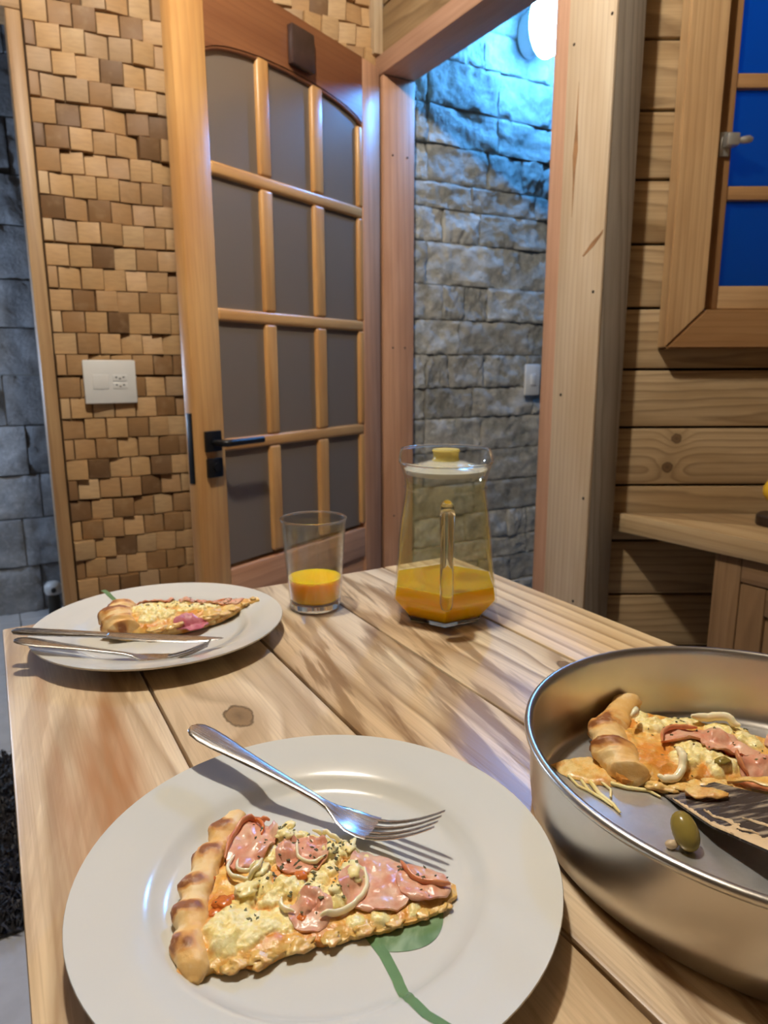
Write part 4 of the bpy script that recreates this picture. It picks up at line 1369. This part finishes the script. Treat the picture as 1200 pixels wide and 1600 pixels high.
for i, (x, y, r, ex) in enumerate([(.040, -.0470, .0050, 1.5), (.058, -.0405, .0046, 1.6), (.074, -.0350, .0044, 1.3), (.090, -.0300, .0046, 1.5), (.106, -.0255, .0042, 1.4), (.122, -.0200, .0038, 1.3), (.134, -.0150, .0034, 1.2), (.028, -.0500, .0046, 1.3)]):
    A.lump('melted_cheese_edge', x, y, r, M['cheese'], .40, i * 1.7 + 140, ex, .35, -.25, .7)
A.herbs([(.044, .044, .007, 20), (.070, .018, .009, 26), (.078, .030, .006, 14), (.055, .004, .010, 18), (.045, .012, .010, 16), (.128, .000, .006, 12), (.112, .006, .003, 4), (.028, -.025, .010, 8), (.065, -.012, .010, 12), (.03, .03, .01, 8)], 4)

# far slice ------------------------------------------------------------
UPb = [(0, .036), (.030, .036), (.070, .032), (.110, .020), (.150, .0075), (.163, .004)]
LOb = [(0, -.034), (.030, -.044), (.060, -.040), (.100, -.030), (.130, -.014), (.150, -.004), (.163, -.002)]
cpb = [(0, .008, -.038, .0150, .003), (.3, .000, -.018, .0160, .004), (.6, .000, .006, .0155, .006), (1, .010, .036, .0135, .008)]
CUR_B = [(.028, .006, .0140, .45), (.045, .010, .0110, .45), (.036, -.012, .0140, .45), (.050, -.020, .0115, .45), (.062, .012, .0095, .45), (.030, -.026, .0105, .45), (.072, .004, .0075, .6), (.078, -.008, .0080, .6), (.086, -.001, .0066, .6), (.092, -.012, .0064, .6), (.080, .014, .0062, .6), (.100, -.006, .0056, .6), (.070, -.014, .0060, .6), (.108, -.008, .0054, .6)]
B = Slice('pizza_slice', tabpt(-.304, .742, .0055), atan2(.066, .150), 'smaller golden pizza slice on the far plate beside knife and fork', UPb, LOb, .163, 8.1, .018, .0125, cpb, .012, CUR_B, 3.5)
B.sheet('ham', [(.020, .020), (.030, .034), (.060, .033), (.066, .022), (.040, .014)], M['ham'], .003, .002, 11)
B.sheet('ham', [(.090, .004), (.096, .022), (.118, .018), (.130, .008), (.120, -.002), (.102, -.002)], M['ham'], .003, .002, 12)
B.sheet('ham', [(.056, -.036), (.064, -.030), (.084, -.029), (.096, -.0335), (.090, -.0440), (.068, -.0460)], M['ham_dark'], .0012, .0016, 13)
B.sheet('ham', [(.070, .020), (.078, .030), (.094, .024), (.094, .012), (.080, .010)], M['ham'], .003, .002, 14)
B.sheet('ham', [(.118, -.004), (.122, .012), (.136, .010), (.146, .005), (.140, -.003), (.128, -.006)], M['ham'], .0016, .0016, 15)
B.strip('ham_rind', [(.092, .020), (.106, .021), (.120, .015), (.132, .009)], .0014, M['ham_edge'], .0040)
for i, (x, y, r, ex) in enumerate([(.040, -.0400, .0075, 1.5), (.058, -.0380, .0070, 1.4), (.100, -.0260, .0070, 1.6), (.115, -.0190, .0062, 1.4), (.130, -.0110, .0054, 1.4), (.144, -.0050, .0044, 1.3), (.156, .0010, .0034, 1.2)]):
    B.lump('melted_cheese_edge', x, y, r, M['cheese'], .45, i * 1.9 + 180, ex, .3, -.35, .7)
B.herbs([(.125, .002, .009, 16), (.074, .010, .008, 30), (.085, .000, .010, 26), (.115, .008, .008, 10), (.130, .004, .006, 8), (.04, .01, .01, 6)], 9)

# ------------------------------------------------------------------ pan
PC = tabpt(.2485, .402)
pan = empty('pizza_pan', PC)
tag(pan, 'round dented aluminium pizza pan holding the last slice', 'pan')
PR, PH = .1525, .060
wall_prof = [(.140, .0012), (.144, .0022), (.1475, .006), (.1490, .02), (PR - .0022, PH - .004), (PR - .0022, PH), (PR - .001, PH + .0022), (PR + .0012, PH + .0030), (PR + .0034, PH + .0018), (PR + .0038, PH - .0006), (PR + .0026, PH - .0026), (PR - .0002, PH - .0036),
             (.1510, .02), (.1490, .0045), (.145, .0004), (.140, .0002)]
link('pan_wall', lathe_mesh('pan_wall', wall_prof, 128, 60, close=True), M['alu'], pan)
link('pan_floor', lathe_mesh('pan_floor', [(0, .0014), (.06, .0014), (.12, .0013), (.1403, .0012), (.1403, .0003), (0, .0003)], 96, 40), M['alu_floor'], pan)
PF = .0015

UPc = [(0, .053), (.040, .050), (.080, .046), (.130, .034), (.170, .014), (.188, .004)]
LOc = [(0, -.050), (.030, -.048), (.060, -.036), (.090, -.030), (.140, -.018), (.188, -.002)]
cpc = [(0, .012, -.050, .0135, 0), (.18, .004, -.034, .0155, 0), (.42, -.003, -.012, .0140, .002), (.6, -.004, .008, .0125, .003), (.74, .002, .022, .0110, .006), (.86, .006, .036, .0120, .010), (1, .016, .053, .0110, .014)]
CUR_C = [(.030, .020, .012, .35), (.048, .028, .011, .35), (.055, -.010, .013, .35), (.068, -.016, .011, .4), (.080, .026, .011, .35), (.100, .018, .010, .4), (.110, -.018, .011, .4), (.076, .012, .009, .4), (.048, -.024, .010, .4), (.020, .034, .0070, .5), (.078, -.022, .0066, .6), (.086, -.018, .0060, .6), (.070, -.028, .0066, .6), (.024, .026, .0066, .5), (.092, .000, .0056, .5), (.120, .010, .009, .4), (.130, -.006, .010, .4), (.060, .040, .008, .3), (.095, .036, .008, .3)]
C = Slice('pizza_slice', PC + Vector((.178 - .246, .497 - .403, PF)), atan2(-.28, .96), 'thick pizza slice with tall crust inside the aluminium pan', UPc, LOc, .188, 15.7, .013, .0135, cpc, 0, CUR_C, 2.6)
C.sheet('ham', [(.034, -.010), (.040, .012), (.060, .016), (.090, .008), (.104, -.004), (.090, -.012), (.062, -.002)], M['ham'], .0035, .0025, 21)
C.sheet('ham', [(.085, -.030), (.092, -.012), (.112, -.010), (.122, -.020), (.112, -.030)], M['ham'], .003, .0025, 22)
C.sheet('ham', [(.110, .014), (.118, .030), (.140, .022), (.150, .008), (.130, .004)], M['ham'], .003, .0025, 23)
C.strip('ham_rind', [(.034, -.012), (.036, .004), (.046, .014), (.062, .016)], .0015, M['ham_edge'], .006)
C.strip('ham_rind', [(.085, -.012), (.084, -.022), (.090, -.030)], .0015, M['ham_edge'], .006)
C.strip('ham_rind', [(.078, -.036), (.090, -.039), (.104, -.041)], .0024, M['ham_edge'], .0045, 1.0)
C.strip('onion', [(.028, -.047), (.036, -.047), (.044, -.040), (.046, -.030), (.042, -.024)], .0030, M['onion'], .0040, 1.0)
C.strip('onion', [(.060, .034), (.072, .036), (.086, .032), (.094, .026)], .0024, M['onion'], .006)
C.strip('onion', [(.012, .006), (.016, .014), (.016, .022)], .0026, M['onion'], .014)
C.strip('onion', [(.112, -.010), (.116, -.020), (.110, -.031)], .0016, M['onion'], .006)
for i, (x, y, r) in enumerate([(.030, -.050, .0070), (.045, -.0485, .0070), (.058, -.044, .0070), (.070, -.040, .0075), (.080, -.034, .0065)]):
    C.lump('melted_cheese_edge', x, y, r, M['cheese'], .42, i + 260, 1.5, -.2, -.1, .6)
C.lump('olive_piece', .074, -.024, .004, M['olive'], .6, 300, 1.4, .5, .5)
C.herbs([(.04, .02, .015, 10), (.07, 0, .02, 14), (.10, .01, .02, 12), (.06, -.02, .02, 8)], 12)

# cheese scrap with strings, left of the slice
def scrap():
    t = empty('cheese_scrap', PC + Vector((.150 - .246, .462 - .403, PF)))
    tag(t, 'flat torn scrap of melted cheese with strings on the pan floor', 'cheese')
    verts, faces = [], []
    poly = [(-.026, .012), (-.020, .016), (-.008, .020), (.006, .020), (.020, .012), (.026, -.004), (.022, -.016), (.012, -.016), (.002, -.014), (-.010, -.008), (-.020, -.002)]
    NA, NR = 44, 7
    pol = sorted((atan2(y, x), sqrt(x * x + y * y)) for x, y in poly)
    pol = [(pol[-1][0] - 2 * pi, pol[-1][1])] + pol + [(pol[0][0] + 2 * pi, pol[0][1])]
    for i in range(NR + 1):
        for a_ in range(NA):
            an = -pi + 2 * pi * a_ / NA
            r = interp(pol, an) * i / NR * (1 + .08 * noise.noise(Vector((an * 5, 2, 1))))
            x, y = r * cos(an), r * sin(an)
            verts.append((x, y, .0002 if i == NR else .0028 + .0022 * fbm(x * 120, y * 120, 3, 3)))
    for i in range(NR):
        for a_ in range(NA):
            j = (a_ + 1) % NA
            faces.append((i * NA + a_, (i + 1) * NA + a_, (i + 1) * NA + j, i * NA + j))
    link('cheese_sheet', mesh_from('cheese_sheet', verts, faces, 180), M['cheese'], t)
    for pts, r in (([(-.004, -.012, .002), (-.002, -.026, .0016), (.004, -.038, .0014), (.006, -.047, .0012)], .0016),
                   ([(-.010, -.010, .002), (-.008, -.022, .0014), (-.001, -.032, .0012), (.003, -.040, .0012)], .0011),
                   ([(.010, -.014, .002), (.020, -.019, .0016), (.034, -.022, .0014), (.040, -.030, .0014)], .0014),
                   ([(-.018, -.004, .002), (-.014, -.016, .0012), (-.006, -.024, .0012)], .0009),
                   ([(.004, -.013, .002), (.008, -.021, .0014), (.005, -.030, .0012)], .0009)):
        link('cheese_string', tube_mesh('cheese_string', pts, [r, r, r * .9, r * .5], 8), M['curd'], t)
scrap()

# olive
ol = empty('green_olive', PC + Vector((.1855 - .246, .3835 - .403, PF)))
tag(ol, 'glossy green olive on the pan floor beside the spatula', 'olive')
om = lathe_mesh('olive_body', [(0, -.0120)] + [(.0080 * cos(radians(a)) ** .9, .0120 * sin(radians(a))) for a in range(-75, 76, 15)] + [(0, .0120)], 28, 80)
link('olive_body', om, M['olive'], ol, (0, 0, .0104), (radians(-48), radians(-12), 0))
cb = bmesh.new(); bmesh.ops.create_icosphere(cb, subdivisions=2, radius=1)
for v in cb.verts: v.co = Vector((v.co.x * .0042, v.co.y * .003, v.co.z * .003)) * (1 + .3 * noise.noise(v.co * 2))
link('cheese_bit', bm_mesh('cheese_bit', cb, 180), M['smear'], ol, (-.0085, -.002, .0028))

# spatula: dark flat blade sliding under the slice, handle over the right rim
def spatula():
    t = empty('spatula', PC + Vector((.1935 - .246, .434 - .403, PF)))
    tag(t, 'black serving spatula smeared with cheese under the pan slice', 'spatula')
    # blade frame: X along the blade (to the lower right), rises toward the handle
    ang = atan2(-.079, .060)
    near = Vector((.030, -.103, 0)) - Vector((0, 0, 0))
    # corners in pan-floor coordinates, z rising
    def zb(x, y): return .0022 + max(0, (x * .80 - y * .60)) * .26
    N1, N2 = 24, 10
    verts, faces = [], []
    def edge_near(u):   # tip -> handle end, the side nearest the viewer
        return interp([(0, 0.0), (.45, .010), (1, .046)], u), interp([(0, 0.0), (.45, -.048), (1, -.122)], u)
    def edge_far(u):
        return interp([(0, .036), (.4, .052), (1, .108)], u), interp([(0, .004), (.4, -.018), (1, -.078)], u)
    for side in (1, 0):
        for i in range(N1 + 1):
            u = i / N1
            ax, ay = edge_near(u); bx, by = edge_far(u)
            for j in range(N2 + 1):
                k = j / N2
                x, y = ax + (bx - ax) * k, ay + (by - ay) * k
                verts.append((x, y, zb(x, y) + (.0 if side else -.0013)))
    n = N2 + 1; m = (N1 + 1) * n
    for i in range(N1):
        for j in range(N2):
            a = i * n + j
            faces.append((a, a + n, a + n + 1, a + 1)); faces.append((m + a, m + a + 1, m + a + n + 1, m + a + n))
    rim = [i * n for i in range(N1 + 1)] + [N1 * n + j for j in range(1, n)] + [i * n + N2 for i in range(N1 - 1, -1, -1)] + [j for j in range(N2 - 1, 0, -1)]
    for q in range(len(rim)):
        a, b = rim[q], rim[(q + 1) % len(rim)]
        faces.append((a, b, m + b, m + a))
    bm = bmesh.new(); vs = [bm.verts.new(v) for v in verts]
    for f in faces: bm.faces.new([vs[i] for i in f])
    link('blade', bm_mesh('blade', bm, 40), M['blade'], t)
    ex, ey = .077, -.100
    e = Vector((.80, -.60, 0))
    p0 = Vector((ex, ey, zb(ex, ey)))
    link('neck', tube_mesh('neck', [p0 - e * .012 + Vector((0, 0, .001)), p0 + e * .015 + Vector((0, 0, .014)), p0 + e * .04 + Vector((0, 0, .026))], .005, 10), M['black_metal'], t)
    link('handle', tube_mesh('handle', [p0 + e * .036 + Vector((0, 0, .026)), p0 + e * .05 + Vector((0, 0, .030)), p0 + e * .10 + Vector((0, 0, .042)), p0 + e * .15 + Vector((0, 0, .052))], [.006, .010, .011, .008], 12), M['black_metal'], t)
    # smeared cheese along the near edge and small lumps
    for nm_, u0, u1, k0, wbase, sd in (('cheese_smear', .08, .55, .0, .08, 1), ('cheese_smear', .38, 1.0, .0, .26, 2), ('cheese_smear', .30, .62, .16, .06, 3), ('cheese_smear', .50, .9, .34, .06, 4)):
        verts, faces = [], []
        NU = 70
        for i in range(NU + 1):
            u = u0 + (u1 - u0) * i / NU
            ax, ay = edge_near(u); bx, by = edge_far(u)
            env = min(1, 5 * min(i / NU, 1 - i / NU) + .03)
            w = wbase * env * (.35 + .9 * abs(fbm(u * 22, sd * 3.0, 1.0, 4)) + .4 * max(0, noise.noise(Vector((u * 7, sd, 0)))))
            o_ = k0 + .05 * env * noise.noise(Vector((u * 12, sd, 4))) * (1 if k0 else 0)
            for j in range(6):
                kk = o_ + w * j / 5
                x, y = ax + (bx - ax) * kk, ay + (by - ay) * kk
                hgt = .0003 + (.0014 * (.4 + abs(noise.noise(Vector((u * 40, j * .8, sd))))) if 0 < j < 5 else 0)
                verts.append((x, y, zb(x, y) + hgt))
        for i in range(NU):
            for j in range(5):
                a = i * 6 + j; faces.append((a, a + 6, a + 7, a + 1))
        link('cheese_smear', mesh_from('cheese_smear', verts, faces, 180), M['smear'], t)
    # torn cheese flakes on the blade
    for (x, y, L, W, rz, sd) in ((.022, -.014, .013, .006, -.5, 1), (.060, -.014, .022, .006, -.7, 2)):
        verts, faces = [], []
        for i in range(9):
            for j in range(5):
                u, k = i / 8 * 2 - 1, j / 4 * 2 - 1
                px, py = u * L, k * W * (1 - .6 * abs(u) ** 2) * (1 + .3 * noise.noise(Vector((u * 3, k * 2, sd))))
                X_, Y_ = x + px * cos(rz) - py * sin(rz), y + px * sin(rz) + py * cos(rz)
                verts.append((X_, Y_, zb(X_, Y_) + .0012 + .005 * (.5 + noise.noise(Vector((u * 1.5, k * 1.5, sd + 4))))))
        for i in range(8):
            for j in range(4):
                a = i * 5 + j; faces.append((a, a + 5, a + 6, a + 1))
        o = link('cheese_flake', mesh_from('cheese_flake', verts, faces, 180), M['cheese'], t)
        so_ = o.modifiers.new('thick', 'SOLIDIFY'); so_.thickness = .0012
spatula()

# ------------------------------------------------------------------ glass with juice
GP = tabpt(-.0885, .836)
gl = empty('drinking_glass', GP)
tag(gl, 'clear drinking glass a quarter full of orange juice', 'glass')
gp = [(0, .0008), (.029, .0008), (.0315, .0030), (.0325, .010), (.0405, .112), (.0412, .1145), (.0405, .1165), (.0396, .1160), (.0392, .1125), (.0314, .0135), (.029, .0112), (0, .0110)]
link('glass_body', lathe_mesh('glass_body', gp, 56, 60), M['glass'], gl)
link('glass_base', lathe_mesh('glass_base', [(0, .0010), (.029, .0010), (.0313, .0032), (.0318, .0100), (0, .0100)], 40, 40), M['solid_glass'], gl)
link('juice', lathe_mesh('juice', [(0, .0118), (.0286, .0118), (.0310, .0142), (.0331, .0400), (.0331, .0410), (0, .0405)], 48, 40), M['juice'], gl)
link('rim', lathe_mesh('rim', [(.0405 + .0013 * cos(a * pi / 4), .1158 + .0013 * sin(a * pi / 4)) for a in range(8)], 56, 80, close=True), M['solid_glass'], gl)
link('juice_film', lathe_mesh('juice_film', [(.0335, .0420), (.0388, .1080)], 48, 60), M['film_glass'], gl)

# ------------------------------------------------------------------ jug
JP = tabpt(.0725, .806)
jg = empty('juice_jug', JP, radians(-90 - 3))       # local +X faces the viewer
tag(jg, 'faceted glass jug with lid and handle, partly filled with orange juice', 'jug')
NJ = 96
def hexr(a, R_):
    w = (a % (pi / 3)) - pi / 6
    return R_ * cos(pi / 6) / cos(w)
def jug_r(a, z, inset=0.0):
    tab_h = [(0, .0470), (.004, .0480), (.031, .0705), (.036, .0702), (.11, .0590), (.165, .052), (.2, .052)]
    tab_c = [(0, .0440), (.004, .0450), (.031, .0640), (.036, .0640), (.07, .0600), (.11, .0545), (.150, .0485), (.158, .0475), (.1605, .0495), (.163, .0475), (.176, .0500), (.188, .0540), (.2, .0545)]
    m = max(0, min(1, (z - .045) / .075)); m = m * m * (3 - 2 * m)
    rh = hexr(a, interp(tab_h, z)); rc = interp(tab_c, z)
    # rounded hexagon corners
    r = rh * (1 - m) + rc * m
    return r - inset
def lipf(a):
    """pouring lip: the far side rises in a broad lobe"""
    u = max(0, min(1, (-cos(a) + .12) / .45))
    return u * u * (3 - 2 * u)
def jug_shell(name, zs, inset, mat, cap_bottom=False, cap_top=False, lip=0.0, smooth=25):
    verts, faces = [], []
    for z in zs:
        for i in range(NJ):
            a = 2 * pi * i / NJ
            r = jug_r(a, z, inset)
            zz = z
            if lip and z > .182: zz += lip * (z - .182) / .012 * lipf(a)
            verts.append((r * cos(a), r * sin(a), zz))
    for k in range(len(zs) - 1):
        for i in range(NJ):
            j = (i + 1) % NJ
            faces.append((k * NJ + i, k * NJ + j, (k + 1) * NJ + j, (k + 1) * NJ + i))
    if cap_bottom: faces.append(tuple(range(NJ))[::-1])
    if cap_top: faces.append(tuple((len(zs) - 1) * NJ + i for i in range(NJ)))
    me = mesh_from(name, verts, faces, smooth)
    return link(name, me, mat, jg)
zl = [.001, .004, .012, .022, .030, .033, .040, .05, .06, .075, .09, .105, .12, .135, .148, .155, .158, .1605, .163, .168, .176, .182, .186, .1905]
body = jug_shell('jug_body', zl, 0, M['glass'], True, False, .0184)
jb = jug_shell('jug_base', [.0012, .004, .0068], .0008, M['solid_glass'], True, True)
jug_shell('juice', [.0075, .012, .022, .030, .033, .040, .0465], .0030, M['juice'], True, True)
jug_shell('juice_film', [.0475, .055, .065, .075, .09, .105, .12, .135, .150, .158, .163, .168], .0018, M['film'])
# rim bead
rimp = []
for i in range(NJ + 1):
    a = 2 * pi * i / NJ
    r = jug_r(a, .1905); zz = .1905 + .013 * lipf(a)
    rimp.append((r * cos(a), r * sin(a), zz))
link('rim', tube_mesh('rim', rimp, .0016, 8), M['solid_glass'], jg)
# lid and knob
lid = link('lid', lathe_mesh('lid', [(.0480, .1765), (.0485, .1790), (.0492, .1822), (.0440, .1845), (.0300, .1878), (.0180, .1915), (.0120, .1915), (0, .1915), (0, .1903), (.0180, .1900), (.030, .1863), (.0440, .1830), (.0480, .1808), (.0470, .1765)], 56, 40), M['lid'], jg)
link('knob', lathe_mesh('knob', [(.0160, .1918), (.0148, .1960), (.0152, .2005), (.0166, .2030), (.0158, .2046), (.0132, .2040), (0, .2036), (0, .1922)], 40, 50), M['knob'], lid)
# handle: solid glass bar facing the viewer
hp = []
for (x, z) in ((.046, .146), (.055, .1475), (.064, .146), (.071, .140), (.0745, .130), (.0765, .118), (.0780, .100), (.0790, .075), (.0795, .055), (.0795, .042), (.0790, .036), (.0786, .0335)):
    hp.append((x, 0, z))
link('handle', tube_mesh('handle', hp, [.0066, .0070, .0078, .0084, .0082, .0078, .0076, .0076, .0076, .0074, .0058, .0025], 16, 60), M['solid_glass'], jg)

# ------------------------------------------------------------------ corner shelf, cabinet, ornament
SHZ = CAM_Z - .352
def shelf():
    e = Vector((.568, -.823, 0))
    p0 = Vector((.594, 1.664, 0))
    o = empty('corner_shelf', (p0.x, p0.y, 0), atan2(e.y, e.x))
    tag(o, 'thick pine counter shelf running from the post toward the right', 'shelf')
    # local X along the front edge, local +Y away to the right
    me = prism_mesh('shelf_board', [(.0, .0), (1.15, .0), (1.15, .56), (.62, .84), (-.030, -.002), (-.034, -.008)], SHZ - .046, SHZ, .003)
    link('shelf_board', me, M['shelf'], o)
    return o
M['shelf_end'] = M['pine']
shelf()
def cabinet():
    e = Vector((.568, -.823, 0)); nrm = Vector((.823, .568, 0))
    p0 = Vector((.594, 1.664, 0)) + e * .230 + nrm * .035
    t = empty('cabinet', p0, atan2(e.y, e.x))
    tag(t, 'brown wooden cabinet with panel door under the corner shelf', 'cabinet')
    zt = SHZ - .047
    board('side_panel', M['cabinet'], t, 0, .020, .0, .18, 0.04, zt, 'z')
    board('side_panel', M['cabinet'], t, .78, .80, .0, .30, 0.04, zt, 'z')
    board('back_panel', M['cabinet'], t, 0.02, .78, .15, .165, 0.04, zt, 'z')
    board('plinth', M['cabinet'], t, 0.0, .80, .03, .15, 0.0, .04, 'x')
    board('face_stile', M['cabinet'], t, 0.0, .060, -.020, 0, .04, zt, 'z')
    board('face_rail', M['cabinet'], t, .0605, .80, -.020, 0, zt - .055, zt, 'x')
    for (x0, x1) in ((.061, .42), (.4215, .79)):
        d = empty('cabinet_door', (0, 0, 0), 0, t)
        board('door_stile', M['cabinet'], d, x0, x0 + .055, -.018, .0, .045, zt - .058, 'z')
        board('door_stile', M['cabinet'], d, x1 - .055, x1, -.018, .0, .045, zt - .058, 'z')
        board('door_rail', M['cabinet'], d, x0 + .0555, x1 - .0555, -.018, 0, zt - .118, zt - .058, 'x')
        board('door_rail', M['cabinet'], d, x0 + .0555, x1 - .0555, -.018, 0, .045, .105, 'x')
        board('door_panel', M['cabinet'], d, x0 + .0555, x1 - .0555, -.010, -.002, .105, zt - .118, 'z')
cabinet()
def ornament():
    t = empty('ornament', (.899, 1.540, SHZ))
    tag(t, 'yellow ornament on a dark round base on the corner shelf', 'ornament')
    link('round_base', lathe_mesh('round_base', [(0, .0002), (.042, .0002), (.044, .003), (.044, .022), (.040, .026), (0, .026)], 32, 40), simple('dark_brown_base', (.035, .02, .015), .4), t)
    link('stem', lathe_mesh('stem', [(0, .026), (.008, .026), (.007, .05), (0, .05)], 16), simple('brass_stem', (.5, .35, .12), .35, .8), t)
    link('yellow_body', lathe_mesh('yellow_body', [(0, .049), (.012, .050), (.027, .058), (.035, .072), (.035, .088), (.025, .106), (.010, .118), (0, .121)], 28, 60), simple('yellow_glaze', (.80, .48, .03), .25), t)
ornament()

# ------------------------------------------------------------------ rug and side-room bits
def rug():
    t = empty('shag_rug', (0, 0, 0), RZ_TAB)
    tag(t, 'black shaggy rug on the floor left of the table', 'rug')
    x0, x1, y0, y1 = 1.38, 2.42, -.10, .72
    x1b = 2.10
    link('rug_backing', box_mesh('rug_backing', x1b - x0, y1 - y0, .008, .002), M['rug'], t, ((x0 + x1b) / 2, (y0 + y1) / 2, .005))
    rr = random.Random(8)
    verts, faces = [], []
    for _ in range(9000):
        x, y = rr.uniform(x0, x1b), rr.uniform(y0, y1)
        a = rr.random() * 2 * pi; l = rr.uniform(.02, .04); w = rr.uniform(.0015, .0035)
        hgt = rr.uniform(.02, .042)
        dx, dy = cos(a), sin(a)
        b = len(verts)
        verts += [(x - dy * w, y + dx * w, .006), (x + dy * w, y - dx * w, .006), (x + dx * l * .5 - dy * w, y + dy * l * .5 + dx * w, hgt), (x + dx * l * .5 + dy * w, y + dy * l * .5 - dx * w, hgt), (x + dx * l, y + dy * l, hgt * .75)]
        faces += [(b, b + 1, b + 3, b + 2), (b + 2, b + 3, b + 4)]
    tag(link('rug_pile', mesh_from('rug_pile', verts, faces), M['rug'], t), kind='stuff')
rug()
def fixture():
    t = empty('pale_fitting', (-1.41, 2.80, 0.0), RZ_TILE)  # unidentified object, built as a generic cap on a stem
    tag(t, 'small pale round fitting on a dark stem in the side room', 'fitting')
    link('stem', lathe_mesh('stem', [(0, 0), (.026, 0), (.028, .02), (.024, .15), (.020, .17), (0, .17)], 20), simple('dark_stem', (.03, .028, .022), .4), t)
    link('cap', lathe_mesh('cap', [(0, .170), (.030, .170), (.036, .185), (.034, .205), (.022, .220), (0, .222)], 24, 50), simple('pale_cap', (.55, .55, .54), .35), t)
    link('dark_stub', tube_mesh('dark_stub', [(0, .02, .195), (0, .044, .193)], .010, 12), M['slot'], t)
fixture()
